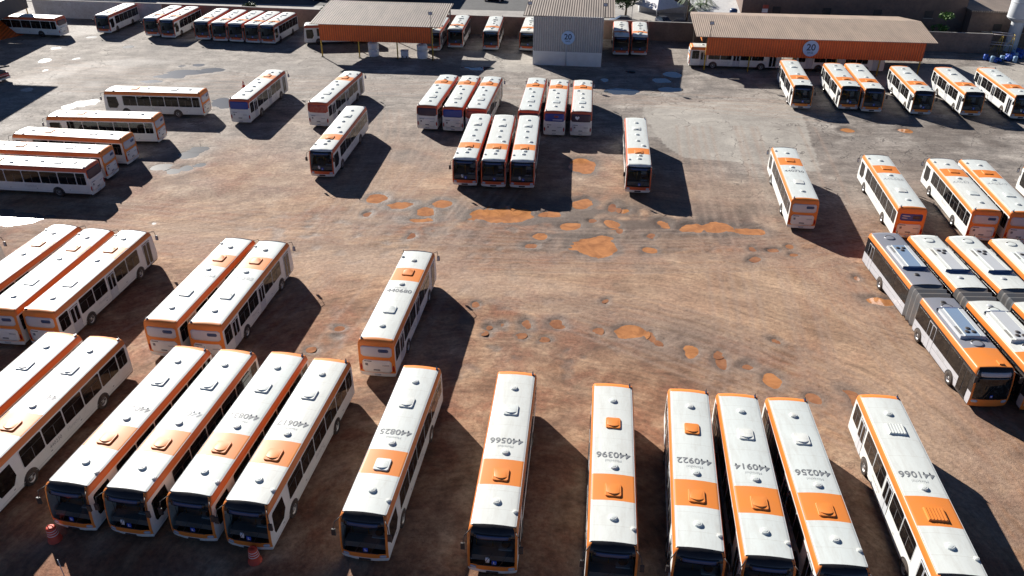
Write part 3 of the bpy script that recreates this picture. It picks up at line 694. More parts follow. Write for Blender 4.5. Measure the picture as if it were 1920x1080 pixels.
# ---------------------------------------------------------------- ground
PD = [(-0.8, 69.9, 3.26, 1.63), (7.6, 82.2, 1.51, 2.12), (7.4, 63.5, 1.99, 1.92), (5.5, 67.4, 1.14, 0.77), (6.7, 72.8, 1.1, 1.12), (9.8, 71.5, 0.57, 0.97), (10.9, 70.8, 0.62, 0.6), (-13.2, 73.3, 1.11, 1.14), (-11.0, 71.7, 1.24, 0.73), (-8.4, 70.5, 0.92, 0.83), (-6.7, 72.1, 0.94, 0.98), (-8.8, 68.6, 1.2, 0.46), (-9.2, 65.3, 0.43, 0.63), (2.6, 65.5, 0.63, 0.63), (1.5, 63.6, 0.57, 0.51), (3.5, 69.9, 0.97, 0.82), (9.3, 68.0, 0.65, 0.9), (7.6, 68.6, 0.35, 0.46), (9.9, 66.6, 0.29, 0.44), (14.2, 68.3, 0.65, 0.91), (16.7, 67.6, 1.29, 1.02), (19.0, 67.6, 1.39, 1.25), (22.0, 66.9, 1.28, 0.9), (12.3, 62.9, 0.66, 0.6), (12.7, 65.7, 0.44, 0.43), (21.0, 61.5, 0.46, 0.5), (21.4, 63.4, 0.43, 0.52), (1.0, 51.1, 0.48, 0.59), (0.7, 49.4, 0.35, 0.35), (3.2, 51.2, 0.6, 0.59), (3.5, 50.7, 0.48, 0.43), (2.4, 48.9, 0.31, 0.28), (8.7, 49.9, 1.19, 0.92), (10.0, 49.3, 0.47, 0.84), (10.5, 48.5, 0.43, 0.41), (12.6, 47.7, 0.65, 0.81), (14.7, 47.2, 0.34, 0.4), (14.9, 46.3, 0.41, 0.65), (16.6, 46.1, 0.45, 0.46), (17.8, 44.4, 0.7, 0.81), (6.4, 50.1, 0.36, 0.5), (-1.8, 50.9, 0.36, 0.51), (-0.9, 51.0, 0.32, 0.36), (-2.1, 49.7, 0.32, 0.28), (-12.8, 50.1, 0.32, 0.36), (-12.8, 49.0, 0.31, 0.28), (-14.4, 47.5, 0.34, 0.34), (-3.0, 53.6, 0.37, 0.47), (22.6, 42.4, 0.5, 0.96), (20.1, 42.4, 0.5, 0.59), (29.3, 54.5, 1.1, 0.6), (40.4, 93.7, 0.91, 0.99), (47.5, 93.9, 0.78, 0.81), (23.0, 63.1, 0.38, 0.41), (24.6, 63.8, 0.38, 0.42), (7.2, 54.5, 0.34, 0.32), (28.5, 58.3, 0.36, 0.38), (19.3, 48.9, 0.39, 0.43), (24.6, 62.0, 0.33, 0.41), (-13.7, 69.6, 0.4, 0.47)]
PG = [(14.7, 108.9, 2.34, 1.45), (20.9, 114.1, 1.22, 1.31), (23.1, 116.8, 1.4, 1.37), (21.6, 109.6, 1.77, 1.23), (12.9, 113.9, 0.46, 1.04), (-4.6, 119.3, 2.05, 0.84), (16.9, 118.0, 0.78, 0.83), (-7.4, 120.1, 0.63, 0.43), (-46.9, 116.3, 3.44, 1.42), (-43.9, 117.7, 1.93, 1.15), (-48.8, 114.1, 2.26, 1.11), (-50.9, 111.7, 1.85, 0.81), (-55.7, 102.0, 1.91, 1.42), (-57.1, 100.5, 0.94, 0.93), (-54.6, 103.1, 0.97, 1.2), (-46.9, 68.2, 3.07, 1.4), (-48.8, 69.7, 1.26, 0.8), (-43.5, 68.8, 0.5, 0.38), (-35.7, 84.9, 1.42, 1.34), (-37.8, 80.9, 1.02, 0.94), (-36.0, 79.9, 0.9, 0.77), (-34.9, 80.8, 0.68, 0.78), (-33.8, 81.7, 0.57, 0.63), (-72.3, 128.9, 0.66, 0.57), (-70.4, 122.2, 0.87, 1.3), (-66.5, 123.2, 0.48, 0.65), (-68.1, 117.1, 0.38, 0.61), (-69.7, 135.8, 0.7, 0.61), (-38.1, 103.1, 1.24, 1.83), (-36.6, 101.4, 1.23, 1.33), (-35.3, 86.4, 1.2, 0.86), (-46.8, 119.9, 0.94, 0.89), (-65.8, 107.5, 0.71, 1.32), (-33.2, 67.5, 0.2, 0.24), (-61.3, 129.9, 0.67, 0.7), (-49.1, 119.3, 0.62, 0.45)]
LAT = RNG.rand(257, 257)
def vnoise(x, y, s, off=0.0):
    X = x * s + off; Y = y * s + off * 1.7; xi = np.floor(X).astype(int); yi = np.floor(Y).astype(int); fx = X - xi; fy = Y - yi
    fx = fx * fx * (3 - 2 * fx); fy = fy * fy * (3 - 2 * fy); g = lambda a_, b_: LAT[a_ % 257, b_ % 257]
    return (g(xi, yi) * (1 - fx) + g(xi + 1, yi) * fx) * (1 - fy) + (g(xi, yi + 1) * (1 - fx) + g(xi + 1, yi + 1) * fx) * fy
def fbm(x, y, s, o=4, off=0.0, p=.5):
    r = 0; a_ = 1; t = 0
    for k in range(o): r = r + a_ * vnoise(x, y, s * 2 ** k, off + 13.7 * k); t += a_; a_ *= p
    return r / t
def sstep(a_, b_, x): t = np.clip((x - a_) / (b_ - a_), 0, 1); return t * t * (3 - 2 * t)
gx = np.concatenate([[-1500, -600, -300, -180, -130], np.arange(-100, -50, .5), np.arange(-50, 50, .24), np.arange(50, 95, .5), [100, 130, 180, 300, 600, 1500]])
ys = [20.0]
while ys[-1] < 150: ys.append(ys[-1] + .15 + .0030 * max(0, ys[-1] - 45))
gy = np.concatenate([[-600, -200, -60, -10, 10], ys, [155, 165, 180, 220, 300, 600, 2500]])
X, Y = np.meshgrid(gx, gy); nx, ny = len(gx), len(gy)
inside = sstep(-100, -90, X) * (1 - sstep(88, 95, X)) * (1 - sstep(138, 145, Y)) * sstep(20, 24, Y)
wx = X + 1.2 * (fbm(X, Y, .5, 3, 3) - .5); wy = Y + 1.2 * (fbm(X, Y, .5, 3, 9) - .5)
Z = .05 * (fbm(X, Y, .12, 3, 1) - .5) + .02 * (fbm(X, Y, .9, 4, 5) - .5)
pothole_zone = np.clip(np.exp(-(((X - 6) / 22) ** 2 + ((Y - 67) / 7.5) ** 2)) * 1.4 + np.exp(-(((X - 2) / 20) ** 2 + ((Y - 49) / 6) ** 2)) + .7 * np.exp(-(((X + 17) / 8) ** 2 + ((Y - 66) / 5) ** 2)), 0, 1)
ph = fbm(X, Y, .8, 3, 21); pits = sstep(.60, .74, ph) * pothole_zone
Z -= .05 * pits; Z += .03 * pothole_zone * (fbm(X, Y, 1.7, 3, 33) - .5)
wet = np.zeros_like(X); basin = np.zeros_like(X)
for kk, (px, py, rx, ry) in enumerate(PD + PG):
    s_ = ((np.abs(X - px) < rx * 3 + 2) & (np.abs(Y - py) < ry * 3 + 2)); ii = np.where(s_)
    if not len(ii[0]): continue
    dx = (wx[ii] - px) / rx; dy = (wy[ii] - py) / ry; d = np.sqrt(dx * dx + dy * dy) + .6 * (fbm(X[ii], Y[ii], .8, 3, 40) - .5)
    bz = 1 - sstep(.55, 1.5, d); basin[ii] = np.maximum(basin[ii], bz)
    wet[ii] = np.maximum(wet[ii], (1.0 if kk < len(PD) else .35) * (1 - sstep(1.0, 1.0 + 1.1 / max(.6, min(rx, ry)), d)))
Z = Z * (1 - .6 * basin) - .10 * basin
# tyre tracks: pairs of shallow grooves along long arcs
def track(pts, wd=.17, depth=.018):
    global Z, rut
    P = np.array(pts, float); t = np.linspace(0, 1, 40); n_ = len(P) - 1; B = np.zeros((40, 2))
    for i, q in enumerate(P): B += (math.comb(n_, i) * t ** i * (1 - t) ** (n_ - i))[:, None] * q[None]
    for off in (-.95, .95):
        T = np.gradient(B, axis=0); T /= np.linalg.norm(T, axis=1)[:, None]; Q = B + off * np.stack([-T[:, 1], T[:, 0]], 1)
        for (ax, ay), (bx, by) in zip(Q, Q[1:]):
            x0, x1 = np.searchsorted(gx, [min(ax, bx) - .6, max(ax, bx) + .6]); y0, y1 = np.searchsorted(gy, [min(ay, by) - .6, max(ay, by) + .6])
            if x1 <= x0 or y1 <= y0: continue
            xs, ys_ = X[y0:y1, x0:x1], Y[y0:y1, x0:x1]; L2 = (bx - ax) ** 2 + (by - ay) ** 2 + 1e-9
            u = np.clip(((xs - ax) * (bx - ax) + (ys_ - ay) * (by - ay)) / L2, 0, 1); dd = np.hypot(xs - ax - u * (bx - ax), ys_ - ay - u * (by - ay))
            g_ = np.exp(-(dd / wd) ** 2); rut[y0:y1, x0:x1] = np.maximum(rut[y0:y1, x0:x1], g_)
rut = np.zeros_like(X)
for k in range(10): o = k * 1.1 + RNG.rand(); track([(-34 + RNG.rand() * 8, 62 + o * .5), (-10, 58 + o * .6), (6, 60 - o), (26 + RNG.rand() * 3, 52 - o * 1.4), (27 + RNG.rand() * 2, 30)])
for k in range(9): o = RNG.rand() * 9; track([(-45, 64 + o), (-20, 60 + o), (5, 58 + o * .6), (24, 60 + o * .5), (34, 62 + o)])
for k in range(12): o = RNG.rand() * 22; track([(-28 + o, 45 + RNG.rand() * 6), (-20 + o * .7, 62), (-14 + o * .7, 76), (-20 + o * 1.3, 100)])
for k in range(7): o = RNG.rand() * 16; track([(12 + o, 40), (18 + o * .6, 52), (16 + o, 66), (20 + o, 95)])
for k in range(8): track([(-70, 105 + RNG.rand() * 20), (-40, 105 + RNG.rand() * 12), (-5, 108 + RNG.rand() * 8), (40, 96 + RNG.rand() * 8)])
for k in range(8): o = RNG.rand() * 9; track([(24.5 + o * .3, 62), (27 + o * .3, 50), (25.5 + o * .4, 42), (30 + o * .6, 25)])
Z -= .013 * rut * (.4 + fbm(X, Y, .35, 3, 60))
Z *= inside
tan = np.zeros_like(X)
for tx, ty, rx_, ry_, w_ in ((17, 56, 10, 6, .9), (26, 44, 4.5, 13, .9), (-14, 60, 9, 4.5, .7), (-28, 66, 10, 4, .7), (2, 57.5, 12, 2.5, .8), (16, 74, 8, 5, .5), (-13, 78, 9, 6, .5), (-6, 47, 3, 3, .4)):
    tan = np.maximum(tan, w_ * np.exp(-(((wx - tx) / rx_) ** 2 + ((wy - ty) / ry_) ** 2) ** 1.3))
tan *= .55 + .9 * (fbm(X, Y, .28, 4, 150) - .1)
# soil zones: red earth in the lower middle, grey compacted asphalt remains further back, pale concrete slab right
nz = fbm(X, Y, .05, 4, 70); nz2 = fbm(X, Y, .16, 4, 80)
red = 1 - sstep(70, 104, Y + .42 * np.clip(X + 4, 0, 40) + .35 * np.clip(-X - 30, 0, 40) + 26 * (nz - .5) + 12 * (nz2 - .5) + .18 * np.abs(X - 5) * (X < 5) * .4)
red = np.clip(red * (.65 + .7 * fbm(X, Y, .25, 3, 90)), 0, 1)
red *= 1 - .55 * sstep(18, 26, X) * sstep(66, 74, Y)
def inpoly(poly, X, Y):
    c = np.zeros(X.shape, bool); n_ = len(poly)
    for i in range(n_):
        x1, y1 = poly[i]; x2, y2 = poly[(i + 1) % n_]
        t = ((y1 > Y) != (y2 > Y)) & (X < (x2 - x1) * (Y - y1) / (y2 - y1 + 1e-9) + x1); c ^= t
    return c
cx_, cy_ = X + 1.0 * (nz2 - .5), Y + 1.6 * (nz2 - .5)
slab = inpoly([(31.2, 104.5), (37.2, 103), (33.0, 80.6), (26.4, 83.5), (19.0, 84.5), (17.5, 88), (16.5, 99), (21, 104)], cx_, cy_) * (.72 + .5 * (fbm(X, Y, .3, 4, 160) - .3))
slab = np.maximum(slab, .55 * inpoly([(17, 104), (30, 104), (27, 92), (15, 91)], cx_, cy_) * sstep(.38, .55, fbm(X, Y, .35, 3, 101)))
slab = np.maximum(slab, .8 * inpoly([(40, 113), (90, 108), (90, 126), (62, 121), (40, 116)], cx_, cy_))
slab = np.maximum(slab, .6 * inpoly([(-8, 118), (3, 117.5), (3, 127), (-8, 129)], cx_, cy_))
dark = np.clip(1.25 * np.exp(-(((X - 5) / 18) ** 2 + ((Y - 69) / 5.5) ** 2)) * sstep(.30, .50, fbm(X, Y, .33, 4, 110)) + .9 * wet, 0, 1)
dark = np.maximum(dark, .75 * np.exp(-(((X - 12) / 6) ** 2 + ((Y - 49) / 3) ** 2)) * sstep(.4, .6, nz2))
dark = np.maximum(dark, .55 * sstep(.56, .70, fbm(X, Y, .11, 4, 120)) * sstep(70, 85, Y))
dark = np.maximum(dark, .6 * sstep(24, 34, X) * sstep(82, 90, Y) * (1 - sstep(98, 103, Y)) * sstep(.4, .6, fbm(X, Y, .2, 4, 130)))
dark = np.maximum(dark, .75 * pits); dark *= 1 - .75 * slab
n_ = nx * ny; co = np.stack([X.ravel(), Y.ravel(), Z.ravel()], 1).astype(np.float32)
ii = np.arange(nx * ny).reshape(ny, nx); quads = np.stack([ii[:-1, :-1], ii[:-1, 1:], ii[1:, 1:], ii[1:, :-1]], -1).reshape(-1, 4)
me = bpy.data.meshes.new('ground'); me.vertices.add(n_); me.vertices.foreach_set('co', co.ravel())
me.loops.add(quads.size); me.loops.foreach_set('vertex_index', quads.ravel().astype(np.int32)); me.polygons.add(len(quads))
me.polygons.foreach_set('loop_start', np.arange(0, quads.size, 4, dtype=np.int32)); me.polygons.foreach_set('use_smooth', np.ones(len(quads), bool)); me.update(calc_edges=True)
at = me.color_attributes.new('soil', 'FLOAT_COLOR', 'POINT')
at.data.foreach_set('color', np.stack([red.ravel(), dark.ravel(), slab.ravel(), np.clip(rut, 0, 1).ravel()], 1).astype(np.float32).ravel())
a = NT('yard_ground'); ca = a.n('ShaderNodeAttribute', attribute_name='soil'); sp = a.n('ShaderNodeSeparateColor'); a.l(ca.outputs['Color'], sp.inputs[0])
g = a.geo(); n1 = a.math('ADD', a.math('MULTIPLY', a.noise(g, .45, 7, .65, .3), .55), a.math('MULTIPLY', a.noise(g, .085, 5, .6, .5), .45)); n1 = a.math('ADD', a.math('MULTIPLY', a.math('SUBTRACT', n1, .5), 1.5), .5); n2 = a.noise(g, 3.2, 7, .72); n3 = a.noise(g, 16, 5, .7); n4 = a.noise(a.geo((.24, 1.0, 1), (0, 0, R(8))), .7, 7, .68, 1.2); n5 = a.noise(a.geo((1.4, .15, 1), (0, 0, R(-12))), 1.0, 6, .65, .4)
grey = a.ramp(n1, [(.28, (.15, .132, .118)), (.5, (.285, .25, .22)), (.74, (.45, .405, .355))])
redc = a.ramp(n1, [(.28, (.14, .070, .040)), (.43, (.265, .148, .090)), (.58, (.42, .275, .182)), (.76, (.60, .44, .32))])
rmask = a.math('MULTIPLY', a.ramp(a.noise(g, .23, 5, .65, .6), [(.46, 0.), (.60, 1.)]), .75); redc = a.mix(rmask, redc, a.mix(n2, (.17, .058, .030), (.34, .155, .090)))
c = a.mix(sp.outputs[0], grey, redc)
ct = a.n('ShaderNodeAttribute', attribute_name='tan'); c = a.mix(a.math('MULTIPLY', ct.outputs['Fac'], .85), c, a.mix(n1, (.40, .275, .190), (.62, .47, .355)))
# sweeping wheel streaks follow arcs round the turning area, straighter at the back
sx = a.n('ShaderNodeSeparateXYZ'); a.l(g, sx.inputs[0]); ux = a.math('SUBTRACT', sx.outputs[0], -2.0); uy = a.math('SUBTRACT', sx.outputs[1], 26.0); ux = a.math('MULTIPLY', ux, .85)
rr = a.math('SQRT', a.math('ADD', a.math('MULTIPLY', ux, ux), a.math('MULTIPLY', uy, uy))); th = a.math('ARCTAN2', uy, ux); cv = a.n('ShaderNodeCombineXYZ'); a.l(rr, cv.inputs[0]); a.l(a.math('MULTIPLY', th, 2.0), cv.inputs[1])
wob = a.noise(g, .12, 3, .5); cv2 = a.n('ShaderNodeVectorMath', operation='ADD'); a.l(cv.outputs[0], cv2.inputs[0]); cw = a.n('ShaderNodeCombineXYZ'); a.l(a.math('MULTIPLY', wob, 4.0), cw.inputs[0]); a.l(cw.outputs[0], cv2.inputs[1])
s1 = a.noise(cv2.outputs[0], 2.6, 6, .66); s2 = a.noise(cv2.outputs[0], .38, 4, .6)
arc = a.math('ADD', a.math('MULTIPLY', s1, .6), a.math('MULTIPLY', s2, .4))
st = a.mix(a.math('SUBTRACT', 1, sp.outputs[0]), a.ramp(arc, [(.34, .50), (.5, 1.0), (.66, 1.42)]), a.ramp(n4, [(.33, .62), (.66, 1.32)])); c = a.mix(.85, c, st, 'MULTIPLY')
c = a.mix(1, c, a.ramp(n2, [(.30, .62), (.50, .97), (.72, 1.25)]), 'MULTIPLY'); c = a.mix(sp.outputs[0], c, a.mix(1, c, (.97, .90, .81), 'MULTIPLY'))
slabc = a.mix(a.ramp(n1, [(.4, 0.), (.7, 1.)]), (.38, .35, .31), (.52, .48, .42))
c = a.mix(sp.outputs[2], c, a.mix(.35, slabc, a.ramp(n2, [(.3, .5), (.6, 1.1)]), 'MULTIPLY'))
dk = a.mix(n2, (.040, .032, .028), (.15, .112, .088)); c = a.mix(a.math('MULTIPLY', sp.outputs[1], .84), c, dk)
vo = a.n('ShaderNodeTexVoronoi', feature='DISTANCE_TO_EDGE'); wv = a.n('ShaderNodeVectorMath', operation='ADD'); nn = a.n('ShaderNodeTexNoise'); nn.inputs['Scale'].default_value = .6; nn.inputs['Detail'].default_value = 5; a.l(g, nn.inputs['Vector'])
sc_ = a.n('ShaderNodeVectorMath', operation='SCALE'); sc_.inputs['Scale'].default_value = 4.0; a.l(nn.outputs['Color'], sc_.inputs[0]); a.l(g, wv.inputs[0]); a.l(sc_.outputs[0], wv.inputs[1]); vo.inputs['Scale'].default_value = .22; a.l(wv.outputs[0], vo.inputs['Vector'])
cr = a.math('MULTIPLY', a.ramp(vo.outputs['Distance'], [(0.0, 1.), (.018, 0.)]), a.math('MULTIPLY', a.math('SUBTRACT', 1, sp.outputs[0]), a.ramp(n1, [(.45, 0.), (.55, .8)])))
c = a.mix(cr, c, (.06, .05, .045))
c = a.mix(a.math('MULTIPLY', a.ramp(n3, [(.62, 0.), (.70, 1.)]), .35), c, (.50, .45, .40)); c = a.mix(a.math('MULTIPLY', a.ramp(n3, [(.30, 1.), (.40, 0.)]), .4), c, (.05, .035, .03))
c = a.mix(a.math('MULTIPLY', ca.outputs['Alpha'], .42), c, a.mix(n2, (.14, .075, .05), (.55, .42, .33)))
a.base(c); a.set(Roughness=a.math('SUBTRACT', a.math('SUBTRACT', .88, a.math('MULTIPLY', sp.outputs[1], .22)), a.math('MULTIPLY', a.ramp(n2, [(.5, 0.), (.7, 1.)]), .12)))
hh = a.math('ADD', a.math('MULTIPLY', n2, .8), a.math('MULTIPLY', n3, .35)); hh = a.math('SUBTRACT', hh, cr); hh = a.math('ADD', hh, a.math('MULTIPLY', arc, .8)); a.bump(hh, .5, .14); a.b.inputs['Specular IOR Level'].default_value = .42
at2 = me.color_attributes.new('tan', 'FLOAT_COLOR', 'POINT'); tz = np.clip(tan, 0, 1).ravel(); at2.data.foreach_set('color', np.stack([tz, tz, tz, tz * 0 + 1], 1).astype(np.float32).ravel())
me.materials.append(a.m); go = mkobj('ground', me); tag(go, kind='structure', label='dirt and broken asphalt yard with potholes')
# puddles
a = NT('muddy_water'); n1 = a.noise(a.geo(), .9, 5, .65, .8); a.base(a.ramp(n1, [(.3, (.30, .130, .055)), (.65, (.56, .25, .10))])); a.set(Roughness=.10, IOR=1.33); a.b.inputs['Specular IOR Level'].default_value = .5; M['mud'] = a.m
a = NT('shallow_muddy_water'); a.base(a.ramp(a.noise(a.geo(), 1.4, 5, .65, .8), [(.3, (.24, .105, .055)), (.7, (.42, .20, .10))])); a.set(Roughness=.14, IOR=1.33); M['mud2'] = a.m
a = NT('clear_puddle_water'); a.base((.08, .08, .08)); a.set(Roughness=.27, IOR=1.33); a.bump(a.noise(a.geo(), 3, 2, .5), .02, .05); M['water'] = a.m
a = NT('shaded_puddle_water'); a.base((.05, .06, .07)); a.set(Roughness=.03, IOR=1.6); M['water2'] = a.m
def zat(px, py):
    i_ = np.searchsorted(gx, px); j_ = np.searchsorted(gy, py); return Z[j_, i_]
for L_, mt, nm in ((PD, 'mud', 'muddy puddle of orange water'), (PG, 'water', 'shallow clear puddle on the yard')):
    for q_, (px, py, rx, ry) in enumerate(L_):
        b = MB(); k = 28; P = []
        for i in range(k):
            t = 2 * math.pi * i / k; f = 1.30 + .05 * math.sin(3 * t + px); P.append((px + rx * f * math.cos(t), py + ry * f * math.sin(t), 0))
        b.poly(P, 'water2' if mt == 'water' and q_ < 8 else 'mud2' if mt == 'mud' and rx < .62 else mt); o = b.obj('puddle', loc=None); 
        d = np.hypot((X - px) / rx, (Y - py) / ry); msk = (d > .9) & (d < 1.1); zz = float(np.percentile(Z[msk], 40)) if msk.any() else -.05
        o.location.z = zz; tag(o, nm, kind='structure')
# ---------------------------------------------------------------- canopies and shed
def roof_sheet(b, pts, m_, th=.08):
    """pts: 4 corners ccw seen from above"""
    i0 = len(b.v); b.v += [tuple(p) for p in pts] + [(p[0], p[1], p[2] - th) for p in pts]; n = len(pts)
    b.face(list(range(i0, i0 + n)), m_); b.face([i0 + n + i for i in range(n)][::-1], m_)
    for i in range(n): j = (i + 1) % n; b.face([i0 + i, i0 + n + i, i0 + n + j, i0 + j], m_)
def post(root, x, y, h, m_='yellow', r=.10):
    b = MB(); b.tube((x, y, 0), (x, y, h), r, m_, n=8); b.box((x, y, .04), (.4, .4, .08), 'steel'); b.obj('column', root)
def board(b, p, q, z0, z1, m_, th=.08):
    p, q = Vector((*p, 0)), Vector((*q, 0)); d = (q - p); L = d.length; c = (p + q) / 2; b.box((c.x, c.y, (z0 + z1) / 2), (L, th, z1 - z0), m_, math.atan2(d.y, d.x))
def lamp(x, y, z0, h, label, grp='floodlight poles on the buildings'):
    t = thing('floodlight_pole', label, 'floodlight', (x, y, z0), 0, grp)
    b = MB(); b.tube((0, 0, 0), (0, 0, h), .045, 'steel', n=6); b.obj('pole', t)
    b = MB(); b.box((0, -.1, h + .12), (.62, .16, .45), 'steel'); b.box((0, -.185, h + .12), (.50, .02, .34), 'headlight'); b.obj('lamp_head', t); return t
# left canopy
t = thing('canopy', 'open canopy with grey corrugated roof and orange fascia, left of the tall grey shed', 'canopy', (-20.8, 124.2, 0))
t.location = (0, 0, 0)
b = MB(); roof_sheet(b, [(-30.8, 124.75, 5.0), (-10.9, 123.0, 5.0), (-9.6, 133.6, 6.25), (-29.6, 135.5, 6.25)], 'fibro'); b.obj('roof', t)
b = MB(); board(b, (-29.4, 124.75), (-12.3, 123.25), 2.55, 4.95, 'fascia'); b.obj('fascia', t)
for x, y in ((-29.35, 124.95), (-23.55, 124.45), (-17.65, 123.9), (-12.25, 123.4)): post(t, x, y, 4.85)
for x, y in ((-28.6, 135.0), (-19, 134.2), (-10.2, 133.1)): post(t, x, y, 6.05, 'steel', .12)
b = MB()
for k in range(4):
    y = 125.2 + k * 2.6; b.box((-20.3, y + .0, 4.92 + k * .32), (19.4, .12, .16), 'steel', R(-5.2))
b.obj('purlins', t)
# right canopy
t = thing('canopy', 'long low canopy with tan gable roof and orange fascia bearing a round 20 sign', 'canopy', (0, 0, 0))
b = MB(); roof_sheet(b, [(26.3, 118.75, 5.0), (59.8, 115.85, 5.0), (60.9, 124.8, 6.0), (27.1, 128.6, 6.05)], 'fibrotan')
roof_sheet(b, [(27.1, 128.6, 6.05), (60.9, 124.8, 6.0), (60.6, 131.8, 5.15), (28.3, 134.2, 5.15)], 'fibrotan'); b.obj('roof', t)
b = MB(); board(b, (27.9, 118.75), (58.3, 116.1), 2.35, 4.93, 'fascia'); f = b.obj('fascia', t)
b = MB(); board(b, (27.3, 119.2), (28.2, 128.0), 4.2, 5.0, 'orange'); b.obj('end_beam', t)
for x, y in ((28.0, 119.0), (34.3, 118.45), (40.5, 117.9), (46.6, 117.4), (52.6, 116.85), (58.2, 116.4)): post(t, x, y, 4.9)
for x, y in ((28.6, 131), (44, 129.5), (59.8, 127.8)): post(t, x, y, 5.4, 'steel', .12)
def round_sign(root, x, y, z, r, ang):
    b = MB(); n = 28; ca, sa = math.cos(ang), math.sin(ang)
    def P(u, v_, o): return (x + u * ca + o * sa, y + u * sa - o * ca, z + v_)
    b.poly([P(r * math.cos(2 * math.pi * i / n), r * math.sin(2 * math.pi * i / n), .12) for i in range(n)], 'signskylit')
    i0 = len(b.v)
    for o in (.0, .12):
        for i in range(n): b.v.append(P(r * math.cos(2 * math.pi * i / n), r * math.sin(2 * math.pi * i / n), o))
    for i in range(n): b.face([i0 + i, i0 + (i + 1) % n, i0 + n + (i + 1) % n, i0 + n + i], 'white')
    s = b.obj('round_sign', root)
    me = text_mesh('20', r * 1.15, 'navytext', lambda c: Vector(P(c.x, c.y + r * .12, .13)), bold=.02); mkobj('sign_number', me, s)
    me = text_mesh('BASE', r * .34, 'navytext', lambda c: Vector(P(c.x, c.y - r * .52, .13))); mkobj('sign_word', me, s)
round_sign(t, 42.55, 117.40, 3.75, 1.12, R(-5.0))
# tall grey shed
t = thing('tall_shed', 'tall grey corrugated shed with white plinth and a round 20 sign', 'shed', (0, 0, 0))
ang = math.atan2(-1.16, 10.2); cx, cy = 7.9 + 7 * -math.sin(ang) , 120.95 + 7 * math.cos(ang)
b = MB(); b.box((cx, cy, 1.03), (10.2, 14, 2.06), 'white', ang); b.obj('plinth', t)
b = MB(); b.box((cx, cy, 4.60), (10.14, 13.94, 5.08), 'metalwall', ang); b.obj('wall', t)
b = MB(); roof_sheet(b, [(1.35, 121.6, 7.15), (14.6, 120.6, 7.15), (16.1, 135.4, 8.3), (3.0, 136.9, 8.3)], 'fibro', .1); b.obj('roof', t)
round_sign(t, 7.95, 120.93, 4.15, .98, ang)
b = MB(); b.tube((7.75, 120.78, 0), (7.75, 120.78, 3.1), .06, 'lightgrey', n=6); b.obj('downpipe', t)
lamp(-12.32, 123.05, 0, 6.9, 'thin floodlight pole rising before the right end of the left canopy')
lamp(2.3, 121.45, 7.1, 1.7, 'floodlight pole on the left roof corner of the tall grey shed')
lamp(13.1, 120.65, 7.1, 1.7, 'floodlight pole on the right roof corner of the tall grey shed')
lamp(28.25, 118.7, 4.9, 1.9, 'floodlight pole on the left end of the right canopy')
# tanks under left canopy
for x, y, lb in ((-21.6, 125.9, 'white round-cornered tank beside the second canopy column'), (-14.0, 124.9, 'white round-cornered tank beside the rightmost canopy column')):
    t = thing('storage_tank', lb, 'tank', (x, y, 0), 0, 'white tanks under the left canopy')
    b = MB(); b.lathe([(.80, 0), (.80, .1), (.82, .2), (.82, 1.0), (.78, 1.02), (.78, 1.06), (.82, 1.08), (.82, 1.85), (.7, 2.02), (.3, 2.08)], 'tankwhite', 20); o = b.obj('tank_shell', t)
    b = MB(); b.lathe([(.22, 2.06), (.22, 2.14), (.05, 2.15)], 'navy', 12); b.obj('lid', t)
t = thing('fuel_cabinet', 'small white cabinet between the two white tanks', 'cabinet', (-16.7, 124.9, 0))
b = MB(); b.box((0, 0, .55), (1.1, .8, 1.0), 'tankwhite'); b.obj('casing', t); b = MB(); b.box((0, 0, 1.09), (1.2, .9, .07), 'lightgrey'); b.obj('lid', t)
b = MB(); b.box((-.3, -.41, .2), (.2, .03, .25), 'trim'); b.box((.3, -.41, .2), (.2, .03, .25), 'trim'); b.obj('vent_grille', t)
# canopy at the far left, seen from its right side, and an unseen canopy added outside the frame to shade the yard
t = thing('canopy', 'dark open canopy at the upper left corner of the yard', 'canopy', (0, 0, 0))
b = MB(); roof_sheet(b, [(-102, 130.5, 6.0), (-81.6, 128.6, 6.0), (-81.6, 141.0, 6.2), (-102, 143, 6.2)], 'steel', .1); b.obj('roof', t)
b = MB(); board(b, (-81.7, 128.8), (-81.7, 140.8), 3.6, 5.96, 'steel'); board(b, (-100, 130.4), (-81.8, 128.7), 3.6, 5.94, 'steel'); b.obj('fascia', t)
for x, y in ((-81.9, 129.1), (-81.9, 140.5), (-92, 129.9), (-92, 141)): post(t, x, y, 5.9)
t = thing('sheet_lean_to', 'sloping orange sheet lean-to cut by the left edge, in front of the glaring bus', 'lean-to', (0, 0, 0))
b = MB(); roof_sheet(b, [(-84.6, 130.6, .15), (-81.0, 138.2, .15), (-85.4, 140.6, 4.6), (-90.5, 133.6, 4.6)], 'fascia', .08); b.obj('sloping_sheet', t)
b = MB(); roof_sheet(b, [(-90.5, 133.6, 4.62), (-85.4, 140.6, 4.62), (-89.5, 143.0, 4.7), (-95, 136, 4.7)], 'tarp', .08); b.obj('top_sheet', t)
for x, y in ((-85.5, 140.4), (-90.4, 133.8)): b = MB(); b.tube((x, y, 0), (x, y, 4.5), .08, 'steel', n=6); b.obj('leg', t)
t = thing('unseen_shade_canopy', 'unseen open canopy added outside the left edge to cast shade on the yard', 'canopy', (0, 0, 0))
b = MB(); roof_sheet(b, [(-96, 112.5, 12.4), (-76.4, 112.0, 12.4), (-76.2, 129.2, 12.4), (-96, 131, 12.4)], 'metalwall', .2); b.obj('roof', t)
for x, y in ((-95, 113.5), (-95, 129.5), (-84, 128.9)): post(t, x, y, 12.2, 'steel', .2)
